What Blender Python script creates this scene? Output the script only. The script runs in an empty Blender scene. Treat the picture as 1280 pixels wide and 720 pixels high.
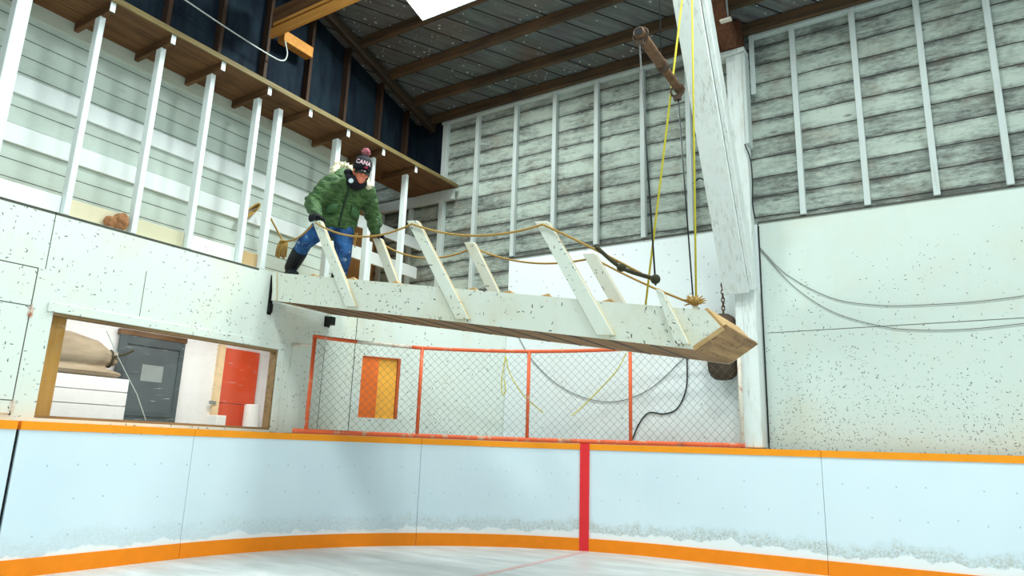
import bpy, bmesh, math, random
from mathutils import Vector, Matrix, Quaternion
random.seed(7)
SC = bpy.context.scene
COL = SC.collection
PI = math.pi
V = Vector

# ------------------------------------------------------------------ colour / material helpers
def lin(c):
    return c / 12.92 if c <= 0.04045 else ((c + 0.055) / 1.055) ** 2.4
def rgb(r, g, b):
    return (lin(r / 255), lin(g / 255), lin(b / 255), 1.0)

class NB:
    """small node-building helper"""
    def __init__(self, name):
        self.m = bpy.data.materials.new(name); self.m.use_nodes = True
        self.nt = self.m.node_tree; self.nt.nodes.clear()
        self.out = self.nt.nodes.new('ShaderNodeOutputMaterial')
        self.b = self.nt.nodes.new('ShaderNodeBsdfPrincipled')
        self.nt.links.new(self.b.outputs[0], self.out.inputs[0])
        self.pos = self.n('ShaderNodeNewGeometry').outputs['Position']
        s = self.n('ShaderNodeSeparateXYZ'); self.link(self.pos, s.inputs[0])
        self.x, self.y, self.z = s.outputs
    def n(self, t): return self.nt.nodes.new(t)
    def link(self, a, b): self.nt.links.new(a, b)
    def put(self, sock, v):
        if isinstance(v, bpy.types.NodeSocket): self.link(v, sock)
        else: sock.default_value = v
    def math(self, op, a, b=0.0, c=0.0, clamp=False):
        n = self.n('ShaderNodeMath'); n.operation = op; n.use_clamp = clamp
        self.put(n.inputs[0], a); self.put(n.inputs[1], b)
        if len(n.inputs) > 2: self.put(n.inputs[2], c)
        return n.outputs[0]
    def comb(self, x, y, z=0.0):
        n = self.n('ShaderNodeCombineXYZ')
        for i, v in enumerate((x, y, z)): self.put(n.inputs[i], v)
        return n.outputs[0]
    def vmul(self, v, s):
        n = self.n('ShaderNodeVectorMath'); n.operation = 'MULTIPLY'
        self.put(n.inputs[0], v); n.inputs[1].default_value = s
        return n.outputs[0]
    def noise(self, vec, scale=5.0, detail=4.0, rough=0.55):
        n = self.n('ShaderNodeTexNoise'); self.put(n.inputs['Vector'], vec)
        n.inputs['Scale'].default_value = scale; n.inputs['Detail'].default_value = detail
        n.inputs['Roughness'].default_value = rough
        return n.outputs[0]
    def white(self, v):
        n = self.n('ShaderNodeTexWhiteNoise'); n.noise_dimensions = '1D'; self.put(n.inputs['W'], v)
        return n.outputs['Value']
    def vor(self, vec, rnd=1.0):
        n = self.n('ShaderNodeTexVoronoi'); n.voronoi_dimensions = '2D'; self.put(n.inputs['Vector'], vec)
        n.inputs['Scale'].default_value = 1.0; n.inputs['Randomness'].default_value = rnd
        s = self.n('ShaderNodeSeparateColor'); self.link(n.outputs['Color'], s.inputs[0])
        return n.outputs['Distance'], s.outputs[0], s.outputs[1]
    def ramp(self, v, lo, hi):
        n = self.n('ShaderNodeMapRange'); n.clamp = True
        self.put(n.inputs[0], v); self.put(n.inputs[1], lo); self.put(n.inputs[2], hi)
        return n.outputs[0]
    def mix(self, f, a, b):
        n = self.n('ShaderNodeMix'); n.data_type = 'RGBA'
        self.put(n.inputs['Factor'], f)
        self.put(n.inputs[6], a); self.put(n.inputs[7], b)
        return n.outputs[2]
    def bump(self, h, strength=0.3, dist=0.01):
        n = self.n('ShaderNodeBump'); n.inputs['Strength'].default_value = strength
        n.inputs['Distance'].default_value = dist; self.link(h, n.inputs['Height'])
        self.link(n.outputs[0], self.b.inputs['Normal'])
    def done(self, col, rough=0.6, metal=0.0, spec=0.3):
        self.put(self.b.inputs['Base Color'], col); self.put(self.b.inputs['Roughness'], rough)
        self.b.inputs['Metallic'].default_value = metal
        self.b.inputs['Specular IOR Level'].default_value = spec
        return self.m

def plain(name, c, rough=0.6, metal=0.0, var=0.18, scale=9.0, spec=0.3):
    k = NB(name); c = rgb(*c)
    dark = tuple(v * (1 - var) for v in c[:3]) + (1,)
    n = k.noise(k.pos, scale, 5)
    return k.done(k.mix(k.ramp(n, 0.3, 0.7), dark, c), rough, metal, spec)

def flecks(k, u, z, dens=0.3, mask=None, fs=1.0):
    """short dark puck scuffs in several directions"""
    tot = None
    for i, a in enumerate((0.35, 1.2, 2.0, 2.75, 0.0, 1.6)):
        ca, sa = math.cos(a), math.sin(a)
        p = k.math('ADD', k.math('MULTIPLY', u, ca), k.math('MULTIPLY', z, sa))
        q = k.math('SUBTRACT', k.math('MULTIPLY', z, ca), k.math('MULTIPLY', u, sa))
        d, r, g = k.vor(k.comb(k.math('MULTIPLY_ADD', p, 7.5 * fs, 3.1 * i), k.math('MULTIPLY_ADD', q, 26.0 * fs, 7.7 * i)))
        size = k.math('MULTIPLY_ADD', g, 0.085, 0.03)
        hit = k.math('LESS_THAN', d, size)
        keep = k.math('LESS_THAN', r, dens if mask is None else k.math('MULTIPLY', mask, dens))
        h = k.math('MULTIPLY', hit, keep)
        h = k.math('MULTIPLY', h, k.math('MULTIPLY_ADD', g, 0.75, 0.2))
        tot = h if tot is None else k.math('MAXIMUM', tot, h)
    return tot

def ply(name, c, u='x', dens=0.35, low=False, stain=(214, 205, 175), stain_amt=0.5, fs=1.0, raw=0.0):
    """painted plywood: faint blotches, yellowed streaks, black puck scuffs"""
    k = NB(name)
    uu = {'x': k.x, 'y': k.y, 'd': k.math('MULTIPLY', k.math('ADD', k.x, k.y), 0.7071)}[u]
    base = rgb(*c)
    blot = k.noise(k.pos, 1.4, 5)
    col = k.mix(k.math('MULTIPLY', k.ramp(blot, 0.5, 0.75), stain_amt), base, rgb(*stain))
    st = k.noise(k.vmul(k.pos, (6, 6, 1.2)), 2.0, 5)
    col = k.mix(k.math('MULTIPLY', k.ramp(st, 0.55, 0.8), 0.25 * stain_amt), col, rgb(196, 184, 148))
    patch = k.noise(k.pos, 0.9, 3)
    mask = k.math('MULTIPLY_ADD', k.ramp(patch, 0.38, 0.62), 0.85, 0.25)
    if low:
        mask = k.math('MULTIPLY', mask, k.ramp(k.z, 3.2, 1.2))
    f = flecks(k, uu, k.z, dens, mask, fs)
    col = k.mix(f, col, rgb(62, 60, 58))
    if raw:
        me_ = k.noise(k.pos, 26, 6, 0.72)
        dd_ = k.math('ADD', k.x, k.math('MULTIPLY', k.math('SUBTRACT', k.noise(k.pos, 4, 4), 0.5), 0.8))
        mf = k.math('MULTIPLY', k.ramp(me_, 0.55, 0.64), k.ramp(dd_, -1.9, -1.35))
        col = k.mix(k.math('MULTIPLY', mf, 0.6), col, rgb(96, 94, 82))
    if raw:                                                         # bare cut edges of the sheet
        sn = k.n('ShaderNodeSeparateXYZ'); k.link(k.n('ShaderNodeNewGeometry').outputs['True Normal'], sn.inputs[0])
        e = k.math('LESS_THAN', k.math('ABSOLUTE', sn.outputs[1]), 0.5)
        col = k.mix(k.math('MULTIPLY', e, raw), col, rgb(188, 160, 112))
    k.bump(k.noise(k.pos, 30, 4), 0.15, 0.004)
    return k.done(col, 0.55)

def planks(name, light, dark, u='x', width=0.22, peel=0.5, gap=0.012, off=0.0, tone=0.35, gapcol=(48, 44, 40), bay=0.0):
    """wall of horizontal boards: per-board tone, weathered grain, worn edges, dark joints"""
    k = NB(name)
    uu = {'x': k.x, 'y': k.y}[u]
    t = k.math('DIVIDE', k.math('ADD', k.z, off), width)
    wob = k.math('MULTIPLY', k.math('SUBTRACT', k.noise(k.comb(uu, 0, 0), 0.5, 2), 0.5), 0.22)
    t = k.math('ADD', t, wob)
    idx = k.math('FLOOR', t); fr = k.math('FRACT', t)
    rnd = k.white(idx)
    edge = k.math('MINIMUM', fr, k.math('SUBTRACT', 1.0, fr))
    gvec = k.comb(k.math('MULTIPLY_ADD', rnd, 9.0, k.math('MULTIPLY', uu, 1.6)), k.math('MULTIPLY', k.z, 13.0), k.math('MULTIPLY', idx, 3.3))
    grain = k.noise(gvec, 1.7, 9, 0.68)
    blot = k.noise(k.comb(uu, k.math('MULTIPLY', k.z, 1.9), k.math('MULTIPLY', idx, 0.8)), 2.0, 7, 0.68)
    fine = k.noise(k.comb(k.math('MULTIPLY', uu, 2.2), k.math('MULTIPLY', k.z, 7.0), idx), 6.0, 7, 0.72)
    big = k.noise(k.comb(uu, k.math('MULTIPLY', k.z, 1.2), 3.0), 1.1, 6, 0.7)
    w = k.math('ADD', k.math('MULTIPLY', grain, 0.22), k.math('MULTIPLY', blot, 0.33))
    w = k.math('ADD', w, k.math('MULTIPLY', big, 0.20))
    w = k.math('ADD', w, k.math('MULTIPLY', fine, 0.25))
    w = k.math('ADD', w, k.math('MULTIPLY', k.math('SUBTRACT', rnd, 0.5), 0.05))
    w = k.math('ADD', w, k.math('MULTIPLY', k.ramp(edge, 0.22, 0.0), 0.085))
    f = k.ramp(w, 0.455, 0.60)
    f = k.math('MULTIPLY', f, peel * 1.25, clamp=True)
    col = k.mix(f, rgb(*light), rgb(*dark))
    col = k.mix(k.math('MULTIPLY', rnd, tone), col, tuple(v * 0.66 for v in rgb(*light)[:3]) + (1,))
    rust = k.noise(k.comb(uu, k.z, 0.0), 2.6, 5, 0.65)
    col = k.mix(k.math('MULTIPLY', k.ramp(rust, 0.52, 0.70), 0.6 * peel), col, rgb(120, 104, 86))
    # flaked paint down to dark wood
    fl = k.math('MULTIPLY', k.ramp(fine, 0.60, 0.66), k.ramp(blot, 0.47, 0.60))
    col = k.mix(k.math('MULTIPLY', fl, 0.75 * peel), col, rgb(66, 64, 62))
    d, r, g = k.vor(k.comb(k.math('MULTIPLY', uu, 2.7), k.math('MULTIPLY', k.z, 7.3)))
    knot = k.math('MULTIPLY', k.ramp(d, 0.15, 0.05), k.math('LESS_THAN', r, 0.10))
    col = k.mix(k.math('MULTIPLY', knot, 0.8 * peel), col, rgb(78, 68, 60))
    gw = k.math('MULTIPLY_ADD', k.noise(k.comb(uu, idx, 0), 3.0, 3), 1.0 * gap / width, 0.55 * gap / width)
    g1 = k.math('LESS_THAN', fr, gw)
    col = k.mix(k.math('MULTIPLY', g1, 0.92), col, rgb(*gapcol))
    h = k.math('SUBTRACT', k.math('MULTIPLY', grain, 0.3), k.math('MULTIPLY', g1, 1.0))
    k.bump(h, 0.5, 0.008)
    return k.done(col, 0.75, spec=0.2)

def wood(name, a, b, along='x', rough=0.7, scale=1.0):
    k = NB(name)
    s = {'x': (1, 14, 14), 'y': (14, 1, 14), 'z': (14, 14, 1)}[along]
    g = k.noise(k.vmul(k.pos, tuple(v * scale for v in s)), 1.6, 8, 0.65)
    bl = k.noise(k.pos, 1.8, 4)
    f = k.ramp(k.math('ADD', k.math('MULTIPLY', g, 0.65), k.math('MULTIPLY', bl, 0.35)), 0.36, 0.66)
    k.bump(g, 0.25, 0.004)
    return k.done(k.mix(f, rgb(*a), rgb(*b)), rough, spec=0.25)

def painted(name, c, chips=(110, 105, 95), amount=0.5, rough=0.55, streak=0.0):
    """white-painted lumber with chips and grime"""
    k = NB(name)
    n1 = k.noise(k.vmul(k.pos, (5, 5, 2)), 3.0, 6, 0.6)
    n2 = k.noise(k.pos, 22, 5, 0.7)
    col = k.mix(k.math('MULTIPLY', k.ramp(n1, 0.5, 0.75), 0.35 * amount), rgb(*c), rgb(200, 190, 165))
    f = k.math('MULTIPLY', k.ramp(n2, 0.68, 0.74), amount)
    col = k.mix(f, col, rgb(*chips))
    if streak:
        n3 = k.noise(k.vmul(k.pos, (16, 9, 1.6)), 2.2, 8, 0.7)
        n4 = k.noise(k.pos, 2.3, 4)
        g = k.math('MULTIPLY', k.ramp(n3, 0.52, 0.66), k.ramp(n4, 0.36, 0.62))
        col = k.mix(k.math('MULTIPLY', g, streak), col, rgb(146, 140, 126))
    k.bump(n2, 0.15, 0.003)
    return k.done(col, rough)

# ------------------------------------------------------------------ mesh helpers
def box(bm, x0, x1, y0, y1, z0, z1):
    vs = [bm.verts.new((x, y, z)) for x in (x0, x1) for y in (y0, y1) for z in (z0, z1)]
    for f in ((0, 1, 3, 2), (4, 6, 7, 5), (0, 4, 5, 1), (2, 3, 7, 6), (0, 2, 6, 4), (1, 5, 7, 3)):
        bm.faces.new([vs[i] for i in f])
    return vs

def beam(bm, p0, p1, w, d, up=(0, 0, 1)):
    """rectangular stick from p0 to p1; w along side, d along up"""
    p0, p1 = V(p0), V(p1); t = (p1 - p0).normalized(); up = V(up)
    s = t.cross(up)
    if s.length < 1e-4: s = t.cross(V((1, 0, 0)))
    s.normalize(); u = s.cross(t).normalized()
    vs = []
    for p in (p0, p1):
        for a, b in ((-1, -1), (1, -1), (1, 1), (-1, 1)):
            vs.append(bm.verts.new(p + s * (a * w / 2) + u * (b * d / 2)))
    for f in ((0, 3, 2, 1), (4, 5, 6, 7), (0, 1, 5, 4), (1, 2, 6, 5), (2, 3, 7, 6), (3, 0, 4, 7)):
        bm.faces.new([vs[i] for i in f])

def prism(bm, poly, d):
    """poly: list of 3-D points (planar), extruded by vector d"""
    d = V(d); a = [bm.verts.new(V(p)) for p in poly]; b = [bm.verts.new(V(p) + d) for p in poly]
    n = len(poly)
    bm.faces.new(a); bm.faces.new(list(reversed(b)))
    for i in range(n): bm.faces.new((a[i], b[i], b[(i + 1) % n], a[(i + 1) % n]))

def frames(pts):
    ts = []
    for i in range(len(pts)):
        a = pts[max(i - 1, 0)]; b = pts[min(i + 1, len(pts) - 1)]
        ts.append((b - a).normalized())
    n = ts[0].orthogonal().normalized(); out = []
    for i, t in enumerate(ts):
        n = (n - t * n.dot(t)).normalized()
        out.append((n, t.cross(n)))
    return out

def tube(bm, pts, r, n=6, caps=True, twist=0.0):
    pts = [V(p) for p in pts]; fr = frames(pts); rings = []
    for i, (p, (a, b)) in enumerate(zip(pts, fr)):
        rr = r[i] if isinstance(r, (list, tuple)) else r
        rings.append([bm.verts.new(p + a * (rr * math.cos(2 * PI * k / n)) + b * (rr * math.sin(2 * PI * k / n))) for k in range(n)])
    for i in range(len(rings) - 1):
        for k in range(n):
            bm.faces.new((rings[i][k], rings[i][(k + 1) % n], rings[i + 1][(k + 1) % n], rings[i + 1][k]))
    if caps:
        bm.faces.new(list(reversed(rings[0]))); bm.faces.new(rings[-1])

def sag(p0, p1, s, n=14):
    p0, p1 = V(p0), V(p1); out = []
    for i in range(n + 1):
        t = i / n; p = p0.lerp(p1, t); p.z -= 4 * s * t * (1 - t); out.append(p)
    return out

def spline(pts, n=8):
    pts = [V(p) for p in pts]; out = []
    q = [pts[0] * 2 - pts[1]] + pts + [pts[-1] * 2 - pts[-2]]
    for i in range(1, len(q) - 2):
        for j in range(n):
            t = j / n; a, b, c, d = q[i - 1], q[i], q[i + 1], q[i + 2]
            out.append(0.5 * ((2 * b) + (c - a) * t + (2 * a - 5 * b + 4 * c - d) * t * t + (3 * b - a - 3 * c + d) * t ** 3))
    out.append(pts[-1]); return out

def ellip(bm, c, r, rot=None, seg=20, rings=12):
    m = Matrix.Translation(V(c)) @ ((rot.to_4x4()) if rot is not None else Matrix.Identity(4)) @ Matrix.Diagonal((r[0], r[1], r[2], 1))
    bmesh.ops.create_uvsphere(bm, u_segments=seg, v_segments=rings, radius=1.0, matrix=m)

def limb(bm, pts, rs, n=16):
    """rounded tapering limb, with ball ends and joints"""
    tube(bm, pts, list(rs), n)
    for p, r in zip(pts, rs): ellip(bm, p, (r, r, r), seg=16, rings=10)

def loft(bm, secs, n=24, power=2.0):
    """secs: (centre, axis_a vector, axis_b vector) ellipses -> closed skin"""
    rings = []
    for c, a, b in secs:
        c, a, b = V(c), V(a), V(b); ring = []
        for k in range(n):
            t = 2 * PI * k / n; ct, st = math.cos(t), math.sin(t)
            x = math.copysign(abs(ct) ** (2 / power), ct); y = math.copysign(abs(st) ** (2 / power), st)
            ring.append(bm.verts.new(c + a * x + b * y))
        rings.append(ring)
    for i in range(len(rings) - 1):
        for k in range(n):
            bm.faces.new((rings[i][k], rings[i][(k + 1) % n], rings[i + 1][(k + 1) % n], rings[i + 1][k]))
    bm.faces.new(list(reversed(rings[0]))); bm.faces.new(rings[-1])

def finish(name, bm, mat, parent=None, smooth=False, bevel=0.0, recalc=True):
    if recalc: bmesh.ops.recalc_face_normals(bm, faces=bm.faces[:])
    me = bpy.data.meshes.new(name)
    if parent is not None:
        off = parent['_w'] if '_w' in parent else None
        w = WORLD[parent.name]
        bmesh.ops.translate(bm, verts=bm.verts[:], vec=-w)
    else:
        w = V((0, 0, 0))
    if bevel > 0:
        bmesh.ops.bevel(bm, geom=[e for e in bm.edges if len(e.link_faces) == 2 and e.calc_face_angle(0) > 0.6], offset=bevel, segments=1, affect='EDGES', clamp_overlap=True)
    bm.to_mesh(me); bm.free()
    if smooth:
        for p in me.polygons: p.use_smooth = True
    me.materials.append(mat)
    o = bpy.data.objects.new(name, me); COL.objects.link(o)
    if parent is not None:
        o.parent = parent
    WORLD[o.name] = w
    return o
WORLD = {}

def thing(name, label, cat, loc, group=None):
    o = bpy.data.objects.new(name, None); COL.objects.link(o); o.location = loc
    o.empty_display_size = 0.05
    o['label'] = label; o['category'] = cat
    if group: o['group'] = group
    WORLD[o.name] = V(loc)
    return o

def single(name, bm, mat, label, cat, group=None, smooth=False, bevel=0.0):
    """a thing that is one mesh: origin moved to the bottom centre of its bounds"""
    xs = [v.co for v in bm.verts]
    lo = V((min(c.x for c in xs), min(c.y for c in xs), min(c.z for c in xs)))
    hi = V((max(c.x for c in xs), max(c.y for c in xs), max(c.z for c in xs)))
    org = V(((lo.x + hi.x) / 2, (lo.y + hi.y) / 2, lo.z))
    bmesh.ops.translate(bm, verts=bm.verts[:], vec=-org)
    o = finish(name, bm, mat, None, smooth, bevel)
    o.location = org; WORLD[o.name] = org
    o['label'] = label; o['category'] = cat
    if group: o['group'] = group
    return o

def struct(name, bm, mat, smooth=False, parent=None, bevel=0.0):
    o = finish(name, bm, mat, parent, smooth, bevel)
    if parent is None: o['kind'] = 'structure'
    return o

def B(): return bmesh.new()

def remeshed(name, bm, mat, parent, voxel=0.012, smooth=4):
    """fuse the overlapping solids in bm into one continuous skin"""
    bmesh.ops.recalc_face_normals(bm, faces=bm.faces[:])
    w = WORLD[parent.name]
    bmesh.ops.translate(bm, verts=bm.verts[:], vec=-w)
    me = bpy.data.meshes.new(name + '_src'); bm.to_mesh(me); bm.free()
    t = bpy.data.objects.new(name + '_src', me); COL.objects.link(t)
    r = t.modifiers.new('r', 'REMESH'); r.mode = 'VOXEL'; r.voxel_size = voxel; r.use_smooth_shade = True
    if smooth:
        s = t.modifiers.new('s', 'SMOOTH'); s.iterations = smooth; s.factor = 0.5
    dg = bpy.context.evaluated_depsgraph_get()
    out = bpy.data.meshes.new_from_object(t.evaluated_get(dg)); out.name = name
    bpy.data.objects.remove(t); bpy.data.meshes.remove(me)
    for p in out.polygons: p.use_smooth = True
    out.materials.clear(); out.materials.append(mat)
    o = bpy.data.objects.new(name, out); COL.objects.link(o); o.parent = parent
    WORLD[o.name] = w
    return o

# ------------------------------------------------------------------ materials
M = {}
M['ply_left'] = ply('painted_plywood_left', (224, 233, 225), 'y', 0.22, stain=(226, 222, 192), stain_amt=0.55, fs=1.15)
M['ply_back'] = ply('painted_plywood_back', (206, 218, 212), 'x', 0.62, low=True, stain=(206, 206, 184), stain_amt=0.5, fs=1.3)
M['ply_corner'] = ply('painted_plywood_corner', (226, 236, 230), 'd', 0.18, stain=(212, 208, 182), stain_amt=0.6)
M['ply_white'] = ply('fresh_white_plywood', (236, 244, 246), 'x', 0.06, stain=(226, 228, 216), stain_amt=0.3)
M['chute_ply'] = ply('chute_plywood', (228, 234, 222), 'x', 0.36, stain=(210, 200, 160), stain_amt=0.85, fs=0.9, raw=0.75)
M['old_planks'] = planks('weathered_wall_boards', (182, 194, 184), (84, 88, 86), u='x', width=0.225, peel=0.80, gap=0.011, off=0.07, tone=0.14)
M['recess_planks'] = planks('pale_shiplap_boards', (198, 210, 202), (172, 182, 170), u='y', width=0.152, peel=0.22, gap=0.0075, tone=0.08, gapcol=(64, 72, 70))
M['stud_white'] = painted('white_painted_stud', (228, 236, 236), amount=0.35)
M['stud_grey'] = painted('old_grey_white_stud', (196, 206, 204), chips=(120, 118, 112), amount=0.7, streak=0.4)
M['post_white'] = painted('chipped_white_post', (222, 230, 228), chips=(140, 122, 102), amount=0.9, streak=0.7)
M['rail_white'] = painted('white_rail_paint', (230, 236, 236), chips=(70, 70, 66), amount=0.3)
M['wood_brown'] = wood('brown_old_timber', (70, 48, 30), (126, 88, 54), 'y')
M['wood_brown_x'] = wood('brown_old_timber_across', (66, 46, 30), (122, 86, 54), 'x')
M['loft_edge'] = wood('olive_plank_edge', (84, 70, 42), (138, 122, 80), 'y')
M['wood_dark'] = wood('dark_stud_timber', (40, 30, 24), (74, 52, 38), 'z')
M['purlin'] = wood('dark_purlin_timber', (52, 46, 38), (100, 76, 52), 'x')
M['post_brown'] = wood('reddish_bare_timber', (60, 38, 26), (116, 72, 48), 'z')
M['wood_tan'] = wood('tan_new_timber', (176, 118, 52), (206, 148, 74), 'x')
M['jamb_tan'] = wood('tan_upright_timber', (182, 128, 52), (206, 152, 76), 'z')
M['chute_floor'] = wood('chute_floor_boards', (104, 74, 46), (160, 122, 80), 'y')
M['raw_edge'] = wood('raw_plywood_edge', (176, 140, 92), (214, 182, 132), 'x')
M['orange'] = plain('orange_cap_plastic', (255, 158, 24), 0.45, var=0.08)
M['orange_kick'] = plain('orange_kick_plastic', (255, 142, 10), 0.45, var=0.08)
M['red'] = plain('red_stripe_plastic', (236, 48, 54), 0.45, var=0.06)
M['black_metal'] = plain('black_metal', (30, 34, 34), 0.5, 0.3)
M['grey_metal'] = plain('grey_metal', (150, 156, 156), 0.45, 0.5)
M['rust'] = plain('rusty_steel', (122, 92, 68), 0.75, 0.2, var=0.5, scale=22)
M['rust_dark'] = plain('dark_rusty_iron', (92, 76, 64), 0.8, 0.2, var=0.4, scale=14)
M['rope_tan'] = plain('tan_rope', (186, 150, 84), 0.9, var=0.4, scale=60)
M['rope_dark'] = plain('dark_rope', (66, 62, 44), 0.9, var=0.4, scale=60)
M['rope_yellow'] = plain('yellow_poly_rope', (234, 222, 70), 0.6, var=0.2, scale=60)
M['cable'] = plain('black_cable', (36, 44, 44), 0.5)
M['wire'] = plain('thin_grey_wire', (98, 96, 86), 0.5)
M['white_cable'] = plain('white_cable', (206, 214, 212), 0.5)
M['mesh_wire'] = plain('galvanised_wire', (112, 116, 108), 0.5, 0.5)

def frame_mat():
    k = NB('orange_pipe_paint_chipped')
    n = k.noise(k.pos, 9, 6, 0.7); s = k.noise(k.vmul(k.pos, (2, 2, 1)), 3, 3)
    col = k.mix(k.ramp(n, 0.56, 0.64), rgb(232, 104, 62), rgb(206, 176, 150))
    col = k.mix(k.math('MULTIPLY', k.ramp(s, 0.6, 0.75), 0.7), col, rgb(150, 84, 58))
    return k.done(col, 0.55)
M['frame_orange'] = frame_mat()

def old_frame_mat():
    k = NB('pale_rusted_pipe')
    n = k.noise(k.pos, 10, 6, 0.7)
    return k.done(k.mix(k.ramp(n, 0.52, 0.66), rgb(222, 214, 200), rgb(176, 96, 70)), 0.6)
M['frame_pale'] = old_frame_mat()

def roof_mat():
    """diagonal roof sheathing: dark boards with paint flecks"""
    k = NB('diagonal_roof_boards')
    v = k.math('MULTIPLY', k.math('SUBTRACT', k.x, k.y), 0.7071)
    u = k.math('MULTIPLY', k.math('ADD', k.x, k.y), 0.7071)
    t = k.math('DIVIDE', v, 0.275); idx = k.math('FLOOR', t); fr = k.math('FRACT', t); rnd = k.white(idx)
    g = k.noise(k.comb(k.math('MULTIPLY', u, 1.2), k.math('MULTIPLY', v, 14.0), idx), 1.4, 8, 0.65)
    bl = k.noise(k.pos, 1.7, 5)
    col = k.mix(k.ramp(g, 0.3, 0.7), rgb(76, 82, 82), rgb(122, 128, 126))
    pu = k.noise(k.pos, 3.1, 5, 0.65)
    col = k.mix(k.math('MULTIPLY', k.ramp(pu, 0.52, 0.7), 0.5), col, rgb(100, 84, 96))
    col = k.mix(k.math('MULTIPLY', k.ramp(bl, 0.45, 0.7), 0.6), col, rgb(98, 74, 58))
    col = k.mix(k.math('MULTIPLY', rnd, 0.35), col, rgb(70, 82, 80))
    d, r, gg = k.vor(k.comb(k.math('MULTIPLY', u, 15.0), k.math('MULTIPLY', v, 19.0)))
    sp = k.math('MULTIPLY', k.math('LESS_THAN', d, k.math('MULTIPLY', gg, 0.26)), k.math('LESS_THAN', r, k.math('MULTIPLY', k.ramp(k.noise(k.pos, 0.9, 3), 0.35, 0.65), 0.42)))
    col = k.mix(k.math('MULTIPLY', sp, 0.75), col, rgb(186, 194, 190))
    gapf = k.math('LESS_THAN', fr, 0.06)
    col = k.mix(gapf, col, rgb(26, 24, 24))
    k.bump(k.math('SUBTRACT', k.math('MULTIPLY', g, 0.3), gapf), 0.5, 0.01)
    return k.done(col, 0.8, spec=0.2)
M['roof'] = roof_mat()

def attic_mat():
    k = NB('dark_navy_sheathing')
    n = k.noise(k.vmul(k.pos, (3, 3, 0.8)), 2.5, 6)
    col = k.mix(k.ramp(n, 0.35, 0.7), rgb(12, 22, 34), rgb(28, 44, 54))  # near-black navy over the whole attic side
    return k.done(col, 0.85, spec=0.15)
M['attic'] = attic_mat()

def ice_mat():
    k = NB('scraped_ice')
    s = k.noise(k.vmul(k.pos, (0.9, 3.2, 1)), 1.6, 7, 0.62)
    b = k.noise(k.pos, 0.7, 4)
    col = k.mix(k.ramp(s, 0.40, 0.68), rgb(190, 199, 200), rgb(226, 232, 234))
    col = k.mix(k.math('MULTIPLY', k.ramp(b, 0.45, 0.65), 0.4), col, rgb(206, 204, 198))
    k.bump(s, 0.12, 0.01)
    return k.done(col, k.math('MULTIPLY_ADD', s, 0.35, 0.22), spec=0.5)
M['ice'] = ice_mat()

def redline_mat():
    k = NB('faded_red_line_under_ice')
    n = k.noise(k.pos, 3, 5)
    return k.done(k.mix(k.ramp(n, 0.3, 0.7), rgb(214, 168, 166), rgb(218, 190, 190)), 0.4, spec=0.5)
M['red_line'] = redline_mat()

def board_mat():
    """white dasher board sheet: screws, frost stains and packed snow along the bottom"""
    k = NB('white_board_sheet')
    u = k.math('ADD', k.x, k.y)
    n = k.noise(k.comb(k.math('MULTIPLY', u, 1.0), 0.0, 0.0), 1.7, 5, 0.6)
    fine = k.noise(k.pos, 46, 4, 0.75)
    mid = k.noise(k.pos, 7, 5, 0.65)
    base = k.mix(k.ramp(k.noise(k.pos, 0.9, 3), 0.3, 0.7), rgb(214, 232, 242), rgb(222, 238, 246))
    top = k.math('ADD', k.math('MULTIPLY_ADD', n, 0.30, 0.14), k.math('MULTIPLY', k.math('SUBTRACT', mid, 0.5), 0.22))
    inband = k.math('MULTIPLY', k.ramp(k.math('SUBTRACT', top, k.z), -0.03, 0.05), 1.0)
    amt = k.ramp(k.x, -5.9, -3.2)
    amt = k.math('MULTIPLY_ADD', amt, 0.55, 0.25)
    f = k.math('MULTIPLY', k.math('MULTIPLY', inband, k.ramp(fine, 0.36, 0.62)), amt)
    col = k.mix(f, base, rgb(176, 178, 166))
    low = k.math('ADD', k.math('MULTIPLY_ADD', n, 0.26, k.math('MULTIPLY_ADD', amt, 0.07, 0.015)), k.math('MULTIPLY', k.math('SUBTRACT', mid, 0.5), 0.12))
    snow = k.ramp(k.math('SUBTRACT', low, k.z), 0.0, 0.012)
    col = k.mix(snow, col, rgb(240, 246, 248))
    d, r, g = k.vor(k.comb(k.math('MULTIPLY', u, 4.4), k.math('MULTIPLY', k.z, 3.9)), 0.12)
    dot = k.math('MULTIPLY', k.math('LESS_THAN', d, 0.03), k.math('LESS_THAN', r, 0.75))
    col = k.mix(k.math('MULTIPLY', dot, 0.45), col, rgb(120, 130, 132))
    k.bump(fine, 0.08, 0.002)
    return k.done(col, 0.4, spec=0.4)
M['board'] = board_mat()

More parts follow.
